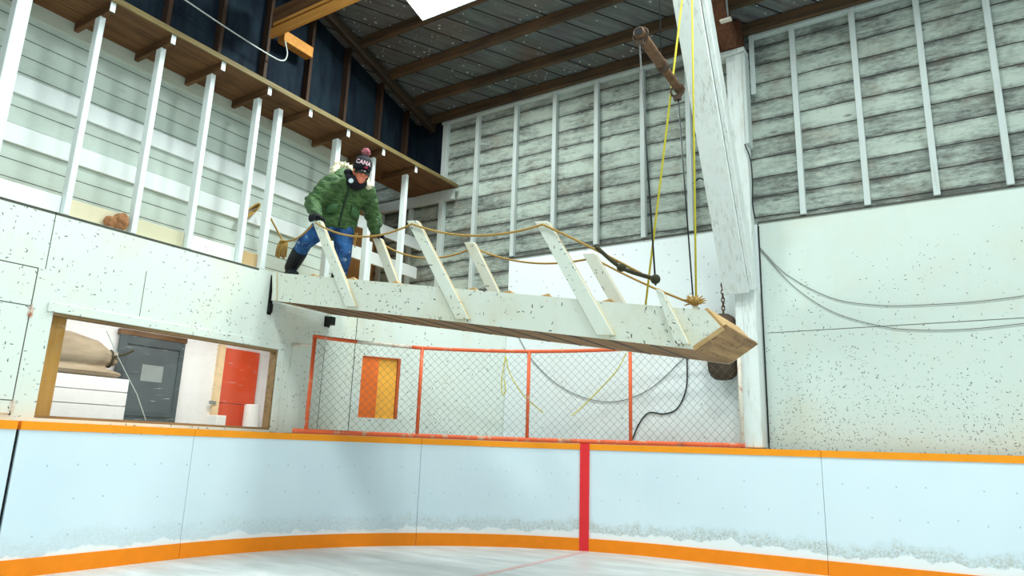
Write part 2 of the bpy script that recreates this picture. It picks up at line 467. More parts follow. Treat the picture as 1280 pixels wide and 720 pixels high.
def glass_mat():
    m = bpy.data.materials.new('scratched_plexiglass'); m.use_nodes = True; nt = m.node_tree; nt.nodes.clear()
    out = nt.nodes.new('ShaderNodeOutputMaterial'); mx = nt.nodes.new('ShaderNodeMixShader')
    tr = nt.nodes.new('ShaderNodeBsdfTransparent'); gl = nt.nodes.new('ShaderNodeBsdfGlossy'); gl.inputs['Roughness'].default_value = 0.05
    df = nt.nodes.new('ShaderNodeBsdfDiffuse'); df.inputs[0].default_value = (0.8, 0.82, 0.82, 1)
    tr.inputs[0].default_value = (0.97, 0.985, 0.98, 1)
    mx.inputs[0].default_value = 0.03
    nt.links.new(tr.outputs[0], mx.inputs[1]); nt.links.new(gl.outputs[0], mx.inputs[2])
    geo = nt.nodes.new('ShaderNodeNewGeometry'); mp = nt.nodes.new('ShaderNodeMapping')
    mp.inputs['Scale'].default_value = (1, 2, 26); mp.inputs['Rotation'].default_value = (0.9, 0, 0)
    ns = nt.nodes.new('ShaderNodeTexNoise'); ns.inputs['Scale'].default_value = 5; ns.inputs['Detail'].default_value = 6
    mr = nt.nodes.new('ShaderNodeMapRange'); mr.inputs[1].default_value = 0.66; mr.inputs[2].default_value = 0.74; mr.inputs[4].default_value = 0.4
    m2 = nt.nodes.new('ShaderNodeMixShader')
    nt.links.new(geo.outputs['Position'], mp.inputs[0]); nt.links.new(mp.outputs[0], ns.inputs['Vector'])
    nt.links.new(ns.outputs[0], mr.inputs[0]); nt.links.new(mr.outputs[0], m2.inputs[0])
    nt.links.new(mx.outputs[0], m2.inputs[1]); nt.links.new(df.outputs[0], m2.inputs[2]); nt.links.new(m2.outputs[0], out.inputs[0])
    return m
M['glass'] = glass_mat()

def emit(name, c, s):
    m = bpy.data.materials.new(name); m.use_nodes = True; nt = m.node_tree; nt.nodes.clear()
    out = nt.nodes.new('ShaderNodeOutputMaterial'); e = nt.nodes.new('ShaderNodeEmission')
    e.inputs[0].default_value = c; e.inputs[1].default_value = s; nt.links.new(e.outputs[0], out.inputs[0])
    return m
LAMP_STRENGTH = 84.0
M['lamp'] = emit('lit_diffuser', (0.90, 1.0, 0.965, 1), LAMP_STRENGTH)

# ------------------------------------------------------------------ geometry constants (metres; ice is z = 0)
XL = -5.9       # face of the lower plywood wall on the window side
XR = -6.4       # face of the recessed boards behind the studs
YB = 7.4        # face of the end wall boards
ZS = 2.72       # top of the lower plywood wall
def zroof(y): return 5.78 + 0.30 * (YB - y)

# ------------------------------------------------------------------ rink board path
AC, AR = V((-2.38, 3.65)), 3.42
SL = 0.05
def path(s, off=0.0):
    """s: 0 at y=3.65 on the straight side, arc of length AR*pi/2, then the end straight; negative s = towards camera. off: outward"""
    L = AR * PI / 2
    if s <= 0: return V((AC.x - AR - off, AC.y + s))
    if s <= L:
        a = PI - s / AR
        return V((AC.x + (AR + off) * math.cos(a), AC.y + (AR + off) * math.sin(a)))
    return V((AC.x + (s - L), AC.y + AR + off + SL * (s - L)))
LARC = AR * PI / 2
def s_at(px, py):
    """arc parameter whose bearing from the camera matches the given plan point"""
    a = math.atan2(px, py); best = (9, 0)
    s = -6.0
    while s < LARC + 6:
        p = path(s); e = abs(math.atan2(p.x, p.y) - a)
        if e < best[0]: best = (e, s)
        s += 0.005
    return best[1]
def ribbon(bm, s0, s1, o0, o1, z0, z1, step=0.12):
    """a bar that follows the board path, between offsets o0..o1 and heights z0..z1"""
    n = max(2, int((s1 - s0) / step)); prev = None
    for i in range(n + 1):
        s = s0 + (s1 - s0) * i / n
        a, b = path(s, o0), path(s, o1)
        r = [bm.verts.new((a.x, a.y, z0)), bm.verts.new((a.x, a.y, z1)), bm.verts.new((b.x, b.y, z1)), bm.verts.new((b.x, b.y, z0))]
        if prev:
            for k in range(4): bm.faces.new((prev[k], prev[(k + 1) % 4], r[(k + 1) % 4], r[k]))
        else: bm.faces.new(r)
        prev = r
    bm.faces.new(list(reversed(prev)))

# ------------------------------------------------------------------ floor
b = B(); box(b, -5.9, 9, -5, 7.6, -0.12, 0.0)
floor = struct('floor', b, M['ice'])
b = B(); box(b, -3.46, -3.40, -1.0, 6.93, -0.01, 0.0025)
gl = finish('goal_line', b, M['red_line'], floor); gl['label'] = 'faded red line in the ice'
b = B(); box(b, -8.3, -5.9, -3, 7.6, -0.12, 0.0)
struct('floor_hall', b, plain('grey_hall_floor', (150, 150, 146), 0.6))

# ------------------------------------------------------------------ lower wall on the window side, with the window opening
WY0, WY1, WZ0, WZ1 = 2.53, 4.68, 1.12, 1.93
YC = 5.76       # where the side wall meets the angled corner wall
b = B(); t = 0.06
box(b, XL - t, XL, -3, WY0, 0, ZS); box(b, XL - t, XL, WY1, YC, 0, ZS)
box(b, XL - t, XL, WY0, WY1, 0, WZ0); box(b, XL - t, XL, WY0, WY1, WZ1, ZS)
struct('wall_left', b, M['ply_left'])
# seams between sheets (thin dark battens in the joints)
M['seam'] = plain('dark_joint', (84, 84, 76), 0.8)
b = B()
box(b, XL - 0.01, XL + 0.002, 2.415, 2.42, 2.25, ZS)
box(b, XL - 0.01, XL + 0.002, 3.20, 3.204, 2.02, 2.42)
box(b, XL - 0.01, XL + 0.002, 5.30, 5.304, 1.1, 2.05)
struct('trim_1', b, M['seam'])

# angled corner wall from the side wall to the end wall
C0, C1 = V((XL, YC, 0)), V((-4.85, YB, 0))
cd = (C1 - C0).normalized(); cn = V((cd.y, -cd.x, 0))     # cn points to the rink
CL = (C1 - C0).length
def cp(t, z, o=0.0):
    p = C0 + cd * t + cn * o; return V((p.x, p.y, z))
def cbox(bm, t0, t1, o0, o1, z0, z1):
    prism(bm, [cp(t0, z0, o0), cp(t1, z0, o0), cp(t1, z1, o0), cp(t0, z1, o0)], cn * (o1 - o0))
HT0, HT1, HZ0, HZ1 = 0.10, 0.56, 1.31, 2.02
b = B()
cbox(b, 0, HT0, -0.05, 0, 0, ZS); cbox(b, HT1, CL, -0.05, 0, 0, ZS)
cbox(b, HT0, HT1, -0.05, 0, 0, HZ0); cbox(b, HT0, HT1, -0.05, 0, HZ1, ZS)
struct('wall_corner', b, M['ply_corner'])
b = B(); cbox(b, -0.004, 0.004, -0.01, 0.003, 1.0, ZS); cbox(b, CL - 0.008, CL, -0.01, 0.003, 1.0, ZS)
struct('trim_2', b, M['seam'])

# end wall: old boards above, plywood below
b = B(); box(b, -7.45, 9, YB, YB + 0.12, 2.6, 5.80)
struct('wall_back', b, M['old_planks'])
b = B(); box(b, -4.85, -1.673, YB - 0.03, YB, 0, 3.45)
struct('wall_back_plywood', b, M['ply_white'])
b = B(); box(b, -1.66, 9, YB - 0.03, YB, 0, 3.46)
struct('wall_right_plywood', b, M['ply_back'])
b = B()
box(b, -1.62, 9, YB - 0.033, YB - 0.02, 2.263, 2.267)
box(b, -1.672, -1.66, YB - 0.034, YB, 0, 3.46)
struct('trim_3', b, M['seam'])
b = B(); box(b, -4.85, -2.1, YB - 0.045, YB - 0.001, 3.45, 3.47); box(b, -1.66, 9, YB - 0.045, YB - 0.001, 3.46, 3.475)
struct('trim_4', b, M['seam'])

# recessed boards behind the studs and the passage behind them
b = B(); box(b, XR - 0.1, XR, -3, 6.0, ZS, 4.595)
struct('wall_recess', b, M['recess_planks'])
b = B(); box(b, -7.42, -7.32, 6.0, YB, 2.0, 4.595); box(b, -7.42, XR - 0.1, 5.9, 6.0, 2.0, 4.595)
struct('wall_passage', b, wood('brown_plywood_passage', (180, 128, 76), (216, 164, 108), 'z'))
b = B(); box(b, XR - 0.1, XL - 0.06, -3, YB, ZS - 0.06, ZS)
box(b, -7.42, XR - 0.1, 6.0, YB, ZS - 0.06, ZS)
prism(b, [(XL - 0.06, YC, ZS - 0.06), (C1.x, C1.y, ZS - 0.06), (XL - 0.06, YB, ZS - 0.06)], (0, 0, 0.06))
struct('floor_gallery', b, M['raw_edge'])

# attic side wall and roof
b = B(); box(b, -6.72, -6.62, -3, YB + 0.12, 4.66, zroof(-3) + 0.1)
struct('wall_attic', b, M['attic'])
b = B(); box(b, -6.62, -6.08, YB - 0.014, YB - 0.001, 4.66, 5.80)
struct('wall_attic_end', b, M['attic'])  # thin panel covering the end wall boards with the same dark tone
b = B(); yy0, yy1 = YB + 0.14, -3.0
prism(b, [(-6.75, yy0, zroof(yy0)), (9, yy0, zroof(yy0)), (9, yy0, zroof(yy0) + 0.08), (-6.75, yy0, zroof(yy0) + 0.08)], (0, yy1 - yy0, zroof(yy1) - zroof(yy0)))
struct('ceiling', b, M['roof'])

# ------------------------------------------------------------------ roof timbers
for y, lab in ((5.77, 'dark roof timber passing just behind the lit ceiling lamp'),
               (6.35, 'dark roof timber second from the end wall'),
               (6.88, 'dark roof timber nearest the end wall, with orange lit lower edge'),
               (7.27, 'dark roof timber tight against the top plate of the end wall'),
               (5.18, 'dark roof timber above the lit ceiling lamp, cut by the frame')):
    b = B(); z = zroof(y) - 0.075
    beam(b, (-6.25, y, z), (8.9, y, z), 0.06, 0.13)
    single('roof_purlin', b, M['purlin'], lab, 'roof timber', 'roof timbers under the sheathing', bevel=0.004)
b = B(); y0, y1 = 7.36, 2.0
beam(b, (-6.27, y0, zroof(y0) - 0.16), (-6.27, y1, zroof(y1) - 0.16), 0.08, 0.14)
single('rafter', b, wood('dark_rafter_timber', (36, 32, 28), (66, 52, 38), 'y'), 'brown sloping rafter at the edge of the roof above the dark attic wall', 'rafter', bevel=0.004)
# horizontal tie beam with a pale tan flange and its short block
tb = thing('tie_beam', 'brown and tan horizontal roof beam running in from the attic wall', 'beam', (-6.2, 4.5, 5.45))
b = B(); box(b, -6.35, -1.2, 4.44, 4.52, 5.62, 5.94); finish('web', b, M['wood_brown_x'], tb, bevel=0.006)
b = B(); box(b, -6.30, -1.2, 4.40, 4.44, 5.52, 5.64); o = finish('flange', b, M['wood_tan'], tb, bevel=0.006); o['label'] = 'pale tan timber nailed along the bottom'
b = B(); box(b, -6.26, -1.2, 4.40, 4.44, 5.66, 5.70); finish('strip', b, M['wood_tan'], tb, bevel=0.003)
b = B(); box(b, -6.5, -6.38, 4.66, 5.10, 5.66, 5.80)
single('timber_block', b, M['wood_tan'], 'short tan timber block on a dark stud under the tie beam end', 'timber', bevel=0.005)

# dark attic studs
labs = ['dark bare stud above the loft, nearest the frame top edge', 'dark bare stud above the loft, second from the top corner',
        'dark bare stud above the loft, just under the white cable loop', 'dark bare stud above the loft, beneath the tan block',
        'dark bare stud above the loft, third from the end wall', 'dark bare stud above the loft, second from the end wall',
        'dark bare stud above the loft, next to the end wall corner']
for y, lab in zip((3.36, 3.96, 4.56, 5.20, 5.83, 6.49, 7.06), labs):
    b = B(); box(b, -6.62, -6.52, y - 0.022, y + 0.022, 4.67, zroof(y) - 0.01)
    single('attic_stud', b, M['wood_dark'], lab, 'stud', 'bare attic studs', bevel=0.003)

# ------------------------------------------------------------------ loft platform
loft_plat = thing('loft_platform', 'brown plank loft platform on joists above the white studs', 'loft', (-6.1, 3.0, 4.5))
b = B(); ys = -2.0
xs = [-6.62, -6.40, -6.18, -5.96, -5.75]
for i in range(4): box(b, xs[i] + 0.003, xs[i + 1] - 0.003, -2.0, 7.33, 4.60, 4.645)
finish('deck', b, M['wood_brown'], loft_plat, bevel=0.003)
b = B(); box(b, -5.752, -5.735, -2.0, 7.33, 4.598, 4.65); finish('edge_strip', b, M['loft_edge'], loft_plat)
joint_y = (0.9, 1.45, 1.97, 2.49, 3.04, 3.56, 4.11, 4.66, 5.23, 5.83, 6.45)
for y in joint_y:
    b = B(); box(b, -6.368, -5.765, y - 0.02, y + 0.02, 4.515, 4.60)
    j = finish('joist', b, M['wood_brown_x'], loft_plat, bevel=0.003)
    b = B(); box(b, -5.765, -5.757, y - 0.021, y + 0.021, 4.513, 4.601)
    finish('painted_end', b, M['stud_white'], j)
b = B(); box(b, -7.3, -5.80, 7.30, 7.36, 4.44, 4.595)
single('header_board', b, M['stud_grey'], 'grey white header board on the end wall under the loft corner', 'board', bevel=0.004)
b = B(); box(b, XR, XR + 0.03, -2.0, 6.0, 4.47, 4.597)
single('ledger_board', b, painted('ledger_paint', (200, 204, 190), amount=0.5), 'pale ledger board under the loft joists along the recessed boards', 'board')

# ------------------------------------------------------------------ white studs between the plywood wall and the loft
sd = [(1.92, 0.10, 'wide white post at the top corner, thicker than the studs'),
      (2.49, 0.048, 'white loft stud beside the wide white post'),
      (3.04, 0.048, 'white loft stud with brown rag at its foot'),
      (3.56, 0.048, 'white loft stud third along from the wide post'),
      (4.11, 0.048, 'white loft stud beside the hung rope coil'),
      (4.38, 0.060, 'white doubled stud at the chute hinge, beside the rope coil'),
      (5.23, 0.070, 'white loft stud behind the person\'s back and fur hood'),
      (5.83, 0.048, 'white loft stud behind the person\'s knit hat'),
      (6.45, 0.048, 'white loft stud between the person and the end wall')]
for y, w, lab in sd:
    b = B(); d = 0.11 if w == 0.10 else 0.085
    box(b, XL - d, XL, y - w / 2, y + w / 2, ZS + 0.002, 4.513)
    single('loft_stud', b, M['stud_white'], lab, 'stud', 'white studs under the loft', bevel=0.004)
b = B(); box(b, -6.385, -6.32, 6.27, 6.33, ZS + 0.002, 3.60)
single('rail_post', b, M['stud_white'], 'short white post holding up the two guard boards behind the person', 'post', bevel=0.004)
for z, h, lab in ((3.84, 0.165, 'upper white guard board running behind the studs'), (3.41, 0.165, 'lower white guard board running behind the studs')):
    b = B(); box(b, XR + 0.001, XR + 0.027, -2.0, 7.36, z - h / 2, z + h / 2)
    if z < 3.6: b.free(); b = B(); box(b, XR + 0.001, XR + 0.027, -2.0, 7.30, z - h / 2, z + h / 2)
    single('guard_board', b, M['rail_white'], lab, 'guard board', 'guard boards behind the studs', bevel=0.004)
# sill strip and base boards in the stud bays
b = B(); box(b, XL - 0.05, XL + 0.002, -2.0, 4.34, ZS - 0.022, ZS - 0.002)
struct('trim_5', b, M['seam'])
b = B(); box(b, XL + 0.001, XL + 0.014, 4.86, 5.02, 1.1, 2.03)
struct('trim_6', b, M['ply_left'], bevel=0.003)
base = [(1.0, 1.865, (228, 234, 232), 'white base board in the bay behind the wide post'),
        (1.975, 2.463, (236, 242, 240), 'clean white base board in the bay beside the wide post'),
        (2.517, 3.013, (214, 204, 174), 'stained cream base board in the bay with the rag'),
        (3.067, 3.533, (206, 200, 170), 'stained cream base board in the bay after the rag'),
        (3.587, 4.083, (234, 240, 236), 'white base board in the bay before the rope coil'),
        (4.137, 4.347, (190, 160, 116), 'short brown base block beneath the rope coil')]
for y0, y1, c, lab in base:
    b = B(); box(b, XL - 0.085, XL - 0.058, y0, y1, ZS + 0.001, ZS + 0.155)
    single('base_board', b, painted('base_board_paint', c, chips=(120, 96, 66), amount=0.8), lab, 'board', 'base boards in the stud bays', bevel=0.004)
# brown rag
b = B()
ellip(b, (XL - 0.028, 2.93, ZS + 0.075), (0.028, 0.07, 0.075)); ellip(b, (XL - 0.028, 2.85, ZS + 0.05), (0.026, 0.06, 0.05)); ellip(b, (XL - 0.03, 2.95, ZS + 0.12), (0.024, 0.04, 0.04))
rg = thing('rag', 'crumpled brown rag lying at the foot of a white stud', 'rag', (XL - 0.03, 2.9, ZS))
for v in b.verts: v.co += V((random.uniform(-1, 1), random.uniform(-1, 1), random.uniform(-0.6, 1))) * 0.007
remeshed('cloth', b, wood('brown_rag_cloth', (112, 72, 42), (176, 124, 82), 'z'), rg, 0.006, 2)

# ------------------------------------------------------------------ end wall studs and plates
ZT = 5.66
for x0, x1, lab in ((-6.10, -1.98, 'grey white top plate under the roof, longer run beside the attic'),
                    (-1.66, 8.5, 'grey white top plate under the roof, run beyond the brown post')):
    b = B(); box(b, x0, x1, YB - 0.075, YB - 0.001, ZT, ZT + 0.10)
    single('top_plate', b, M['stud_grey'], lab, 'plate', 'top plates of the end wall', bevel=0.004)
bs = [(-6.03, 2.8, 0.09, 'wide grey stud in the corner where the end wall meets the loft'),
      (-5.45, 2.8, 0.058, 'grey stud on the old boards, second from the corner stud'),
      (-4.80, 3.475, 0.058, 'grey stud ending where the white plywood begins'),
      (-4.19, 3.475, 0.058, 'grey stud above the tallest middle chute stake'),
      (-3.58, 3.475, 0.058, 'grey stud on the old boards midway along the white plywood'),
      (-2.96, 3.475, 0.058, 'grey stud with a dark cable hanging in front of it'),
      (-2.39, 3.475, 0.058, 'grey stud behind the upright yellow rope'),
      (-1.20, 3.48, 0.058, 'grey stud first beyond the white wall post'),
      (-0.60, 3.48, 0.058, 'grey stud second beyond the white wall post'),
      (-0.01, 3.48, 0.058, 'grey stud third beyond the white wall post'),
      (0.56, 3.48, 0.058, 'grey stud fourth beyond the white wall post, near the frame edge')]
for x, z0, w, lab in bs:
    b = B(); box(b, x - w / 2, x + w / 2, YB - 0.07, YB - 0.001, z0, ZT - 0.002)
    single('wall_batten', b, M['stud_grey'], lab, 'stud', 'studs on the end wall boards', bevel=0.004)
for x, y1, lab in ((-7.2, YB - 0.001, 'grey stud on the end wall deep behind the guard boards'), (-6.62, YB - 0.001, 'grey stud on the end wall between guard boards and corner stud')):
    b = B(); box(b, x - 0.03, x + 0.03, YB - 0.06, y1, ZS + 0.002, 4.436)
    single('wall_batten', b, M['stud_grey'], lab, 'stud', 'studs on the end wall boards', bevel=0.004)

# wall post, leaning brace, brown upper post
wp = thing('wall_post', 'thick boxed white post standing against the end wall', 'post', (-1.85, 7.28, 1.15))
b = B(); box(b, -1.885, -1.675, 7.14, 7.365, 1.10, 2.70); finish('lower_casing', b, M['post_white'], wp, bevel=0.008)
b = B(); box(b, -1.885, -1.69, 7.18, 7.32, 2.701, 5.42); finish('upper_casing', b, M['post_white'], wp, bevel=0.008)
b = B(); box(b, -1.70, -1.665, 7.14, 7.32, 4.3, 5.40); finish('side_board', b, M['stud_grey'], wp, bevel=0.005)
b = B(); box(b, -2.03, -1.67, 7.14, 7.32, 5.42, 5.47); finish('cap', b, M['post_white'], wp, bevel=0.006)
b = B(); box(b, -1.655, -1.60, 7.31, 7.324, 4.95, 5.72)
single('wall_board', b, M['stud_grey'], 'short pale board end hanging beside the brown timber block', 'board', bevel=0.004)
br = thing('brace', 'leaning white chipped timber brace in front of the wall post', 'brace', (-1.88, 7.2, 2.7))
b = B(); beam(b, (-1.845, 7.12, 2.66), (-1.90, 5.55, 6.1), 0.26, 0.13, up=(0, -0.9, -0.4)); finish('face_board', b, M['post_white'], br, bevel=0.008)
b = B(); beam(b, (-1.690, 7.15, 2.70), (-1.735, 5.58, 6.14), 0.05, 0.19, up=(0, -0.9, -0.4)); finish('side_board', b, M['post_white'], br, bevel=0.006)
bp = thing('truss_post', 'bare reddish brown timber block standing on the white wall post', 'timber', (-1.84, 7.2, 5.47))
b = B(); box(b, -2.0, -1.70, 7.12, 7.30, 5.472, zroof(7.2) - 0.03); finish('block', b, M['post_brown'], bp, bevel=0.01)
b = B(); beam(b, (-1.80, 7.06, 5.50), (-1.80, 5.9, 6.05), 0.16, 0.20); finish('chord', b, M['post_brown'], bp, bevel=0.01)
cl = thing('conduit', 'short grey conduit with a pale clamp on the brown timber block', 'conduit', (-1.70, 6.95, 5.3))
b = B(); tube(b, [(-1.72, 6.70, 5.58), (-1.72, 6.60, 6.12)], 0.016, 10); finish('pipe', b, M['grey_metal'], cl, smooth=True)
b = B(); box(b, -1.80, -1.68, 6.67, 6.73, 5.545, 5.57); finish('clamp', b, M['frame_pale'], cl, bevel=0.004)
b = B(); tube(b, spline([(-1.71, 7.15, 4.30), (-1.655, 7.13, 4.1), (-1.645, 7.13, 3.85), (-1.66, 7.15, 3.62), (-1.655, 7.2, 3.46)]), 0.008)
single('power_cable', b, M['cable'], 'thick black cord curving down the side of the white wall post', 'cord', smooth=True)
b = B(); tube(b, [(-1.655, 7.345, 3.42), (-1.658, 7.345, 1.15)], 0.007)
single('power_cable', b, M['cable'], 'thin dark cord along the joint beside the white wall post', 'cord', smooth=True)

# ------------------------------------------------------------------ rink boards
sA, sB, sC, sD = (2.40 - 3.65), 0.15, s_at(math.tan(math.radians(-39.85)), 1.0), s_at(-1.15, 7.13)
sR = s_at(math.tan(math.radians(-26.75)), 1.0)
secs = [(-5.0, sA - 0.012, 'rink board section before the wide black gap, at the frame edge'),
        (sA + 0.012, sB - 0.002, 'white rink board section below the lit window'),
        (sB + 0.002, sC - 0.002, 'white rink board section below the orange hatch, start of the curve'),
        (sC + 0.002, sD - 0.002, 'white rink board section with the red stripe'),
        (sD + 0.002, LARC + 6.0, 'white rink board section past the white wall post, most frost stained')]
boards = []
for s0, s1, lab in secs:
    p = path((s0 + s1) / 2)
    r = thing('rink_board', lab, 'rink board', (p.x, p.y, 0), 'rink boards')
    b = B(); ribbon(b, s0, s1, 0.0, 0.035, 0.0, 1.03); finish('sheet', b, M['board'], r)
    b = B(); ribbon(b, s0, s1, -0.008, 0.10, 1.03, 1.092); o = finish('cap_rail', b, M['orange'], r); o['label'] = 'orange cap rail'
    b = B(); ribbon(b, s0, s1, -0.014, 0.0, 0.0, 0.125); o = finish('kick_plate', b, M['orange_kick'], r); o['label'] = 'orange kick plate'
    boards.append(r)
b = B(); ribbon(b, sR - 0.05, sR + 0.05, -0.018, 0.002, 0.004, 1.094, 0.03)
o = finish('stripe', b, M['red'], boards[3]); o['label'] = 'vertical red goal line stripe'
b = B(); ribbon(b, sA - 0.012, sA + 0.012, 0.02, 0.03, 0.0, 1.03); finish('gap_backing', b, M['black_metal'], boards[0])

# ------------------------------------------------------------------ window in the side wall
win = bpy.data.objects.new('window_1', None); COL.objects.link(win); win.location = (XL, 3.6, 1.12); win['kind'] = 'structure'; WORLD[win.name] = V(win.location)
b = B(); box(b, XL - 0.01, XL + 0.018, WY0 - 0.05, WY1 + 0.09, WZ1, WZ1 + 0.075)
box(b, XL - 0.01, XL + 0.018, WY1, WY1 + 0.075, WZ0 - 0.02, WZ1)
finish('window_frame', b, M['ply_left'], win, bevel=0.004)
b = B(); box(b, XL - 0.10, XL - 0.001, WY0 + 0.001, WY1 - 0.001, WZ1 - 0.02, WZ1 - 0.001); box(b, XL - 0.10, XL - 0.001, WY1 - 0.015, WY1 - 0.001, WZ0 + 0.02, WZ1 - 0.02)
box(b, XL - 0.10, XL - 0.001, WY0 + 0.001, WY1 - 0.001, WZ0 + 0.001, WZ0 + 0.02)
finish('window_reveal', b, wood('brown_reveal', (120, 96, 66), (168, 140, 100), 'y'), win)
b = B(); box(b, XL - 0.05, XL - 0.045, WY0, WY1, WZ0, WZ1); finish('window_pane', b, M['glass'], win)
b = B(); tube(b, [(XL - 0.06, 2.98, 1.86), (XL - 0.06, 3.12, 1.64), (XL - 0.06, 3.32, 1.36), (XL - 0.06, 3.43, 1.15)], 0.004, 5); finish('window_crack', b, M['white_cable'], win)
b = B(); box(b, XL - 0.20, XL - 0.105, WY0 - 0.1, WY0 + 0.155, 0.6, 2.3)
single('window_upright', b, M['jamb_tan'], 'tan timber upright just behind the window pane', 'timber', bevel=0.004)

# hinged plywood hatch beside the window
hd = thing('wall_hatch', 'plywood hatch flush in the wall before the window, with small hinges', 'hatch', (XL, 2.0, 1.2))
b = B(); box(b, XL + 0.001, XL + 0.012, 1.3, 2.36, 1.14, 2.24); finish('panel', b, M['ply_left'], hd, bevel=0.003)
b = B(); box(b, XL + 0.001, XL + 0.004, 1.29, 2.37, 2.24, 2.25); box(b, XL + 0.001, XL + 0.004, 2.36, 2.37, 1.13, 2.24); finish('edge', b, M['seam'], hd)
for z in (1.948, 1.238):
    b = B(); box(b, XL + 0.012, XL + 0.014, 1.3, 2.36, z - 0.003, z + 0.003); finish('batten_line', b, M['seam'], hd)
for z in (1.86, 1.15):
    b = B(); tube(b, [(XL + 0.016, 2.368, z), (XL + 0.016, 2.368, z + 0.10)], 0.007, 8); box(b, XL + 0.012, XL + 0.016, 2.35, 2.385, z + 0.01, z + 0.08)
    finish('hinge', b, M['frame_pale'], hd)

# orange hatch in the corner wall
oh = thing('orange_hatch', 'orange two-tone hatch opening in the angled corner wall behind the netting', 'hatch', tuple(cp(0.33, HZ0, 0)))
b = B(); cbox(b, HT0 + 0.002, 0.30, -0.05, -0.01, HZ0 + 0.002, HZ1 - 0.002); finish('door', b, plain('red_orange_paint', (250, 122, 48), 0.5, var=0.08), oh)
b = B(); cbox(b, 0.302, HT1 - 0.035, -0.07, -0.03, HZ0 + 0.002, HZ1 - 0.002); o = finish('panel', b, plain('yellow_lit_orange', (255, 186, 72), 0.5, var=0.06), oh); o['label'] = 'yellow orange panel'  # yellow light inside the opening is put into this panel's colour
b = B(); cbox(b, HT1 - 0.032, HT1 - 0.002, -0.10, 0.004, HZ0 + 0.002, HZ1 - 0.002); cbox(b, HT0 + 0.002, HT1 - 0.032, -0.10, 0.003, HZ1 - 0.014, HZ1 - 0.002); finish('jamb', b, plain('rust_orange_paint', (206, 96, 44), 0.6), oh)

# ------------------------------------------------------------------ lit hall behind the window
M['hall_white'] = plain('white_hall_wall', (240, 240, 240), 0.6, var=0.05)
b = B(); box(b, -8.1, -8.0, 0.5, 6.6, 0, 2.62); struct('wall_hall', b, M['hall_white'])
b = B(); box(b, -8.1, -6.0, 0.4, 0.5, 0, 2.62); box(b, -8.0, -6.5, 6.35, 6.45, 0, 2.62); struct('wall_hall_end', b, M['hall_white'])
b = B(); box(b, -8.1, -6.0, 0.4, 6.6, 2.58, 2.64); struct('ceiling_hall', b, M['hall_white'])
hl = bpy.data.lights.new('hall_lamp', 'AREA'); hl.shape = 'RECTANGLE'; hl.size = 0.3; hl.size_y = 3.5; hl.energy = 62; hl.color = (1, 0.98, 0.95)
ho = bpy.data.objects.new('hall_lamp', hl); COL.objects.link(ho); ho.location = (-7.0, 3.9, 2.56)
# dark door
dd = bpy.data.objects.new('door_1', None); COL.objects.link(dd); dd.location = (-8, 4.55, 0); dd['kind'] = 'structure'; WORLD[dd.name] = V(dd.location)
M['dark_door'] = plain('slate_grey_door', (82, 92, 96), 0.5, var=0.25, scale=4)
M['dark_trim'] = plain('dark_slate_trim', (70, 80, 84), 0.5, var=0.2)
b = B(); box(b, -8.0, -7.96, 4.17, 4.92, 0, 2.14); finish('door_leaf', b, M['dark_door'], dd)
b = B(); box(b, -7.96, -7.93, 4.13, 4.23, 0, 2.14); box(b, -7.96, -7.94, 4.87, 4.93, 0, 2.14); box(b, -7.96, -7.94, 4.23, 4.87, 1.24, 1.30); box(b, -7.96, -7.94, 4.23, 4.87, 2.04, 2.14); finish('door_frame', b, M['dark_trim'], dd, bevel=0.004)
b = B(); box(b, -7.99, -7.93, 4.12, 4.94, 2.14, 2.20); finish('door_header', b, M['wood_brown'], dd)
b = B(); box(b, -7.958, -7.955, 4.44, 4.70, 1.64, 1.83)
single('paper_notice', b, plain('grey_paper', (140, 148, 146), 0.7, var=0.08), 'pale paper notice fixed to the dark grey door', 'notice')
# orange door
od = bpy.data.objects.new('door_2', None); COL.objects.link(od); od.location = (-8, 5.75, 0); od['kind'] = 'structure'; WORLD[od.name] = V(od.location)
M['orange_door'] = plain('orange_red_door', (226, 82, 42), 0.5, var=0.12, scale=5)
b = B(); box(b, -8.0, -7.96, 5.49, 6.03, 1.47, 2.17); box(b, -8.0, -7.96, 5.49, 6.03, 0, 1.462); finish('door_leaf', b, M['orange_door'], od)
b = B(); box(b, -8.0, -7.94, 5.41, 5.49, 0, 2.20); finish('door_frame', b, plain('cream_trim', (246, 216, 170), 0.5), od)
b = B(); box(b, -7.95, -7.92, 5.35, 5.43, 1.44, 1.48); finish('door_handle', b, M['grey_metal'], od)
b = B(); box(b, -7.90, -7.70, 5.32, 5.45, 0.0, 1.30)
single('carton', b, plain('white_card', (244, 244, 240), 0.6, var=0.03), 'white box standing before the orange door\'s hinge side', 'box', bevel=0.006)
b = B(); tube(b, [(-7.82, 5.90, 0), (-7.82, 5.90, 1.46)], 0.10, 20); tube(b, [(-7.82, 5.90, 1.46), (-7.82, 5.90, 1.47)], 0.085, 20)
single('white_roll', b, plain('white_roll_material', (242, 242, 238), 0.6, var=0.03), 'white upright roll leaning by the orange door', 'roll')
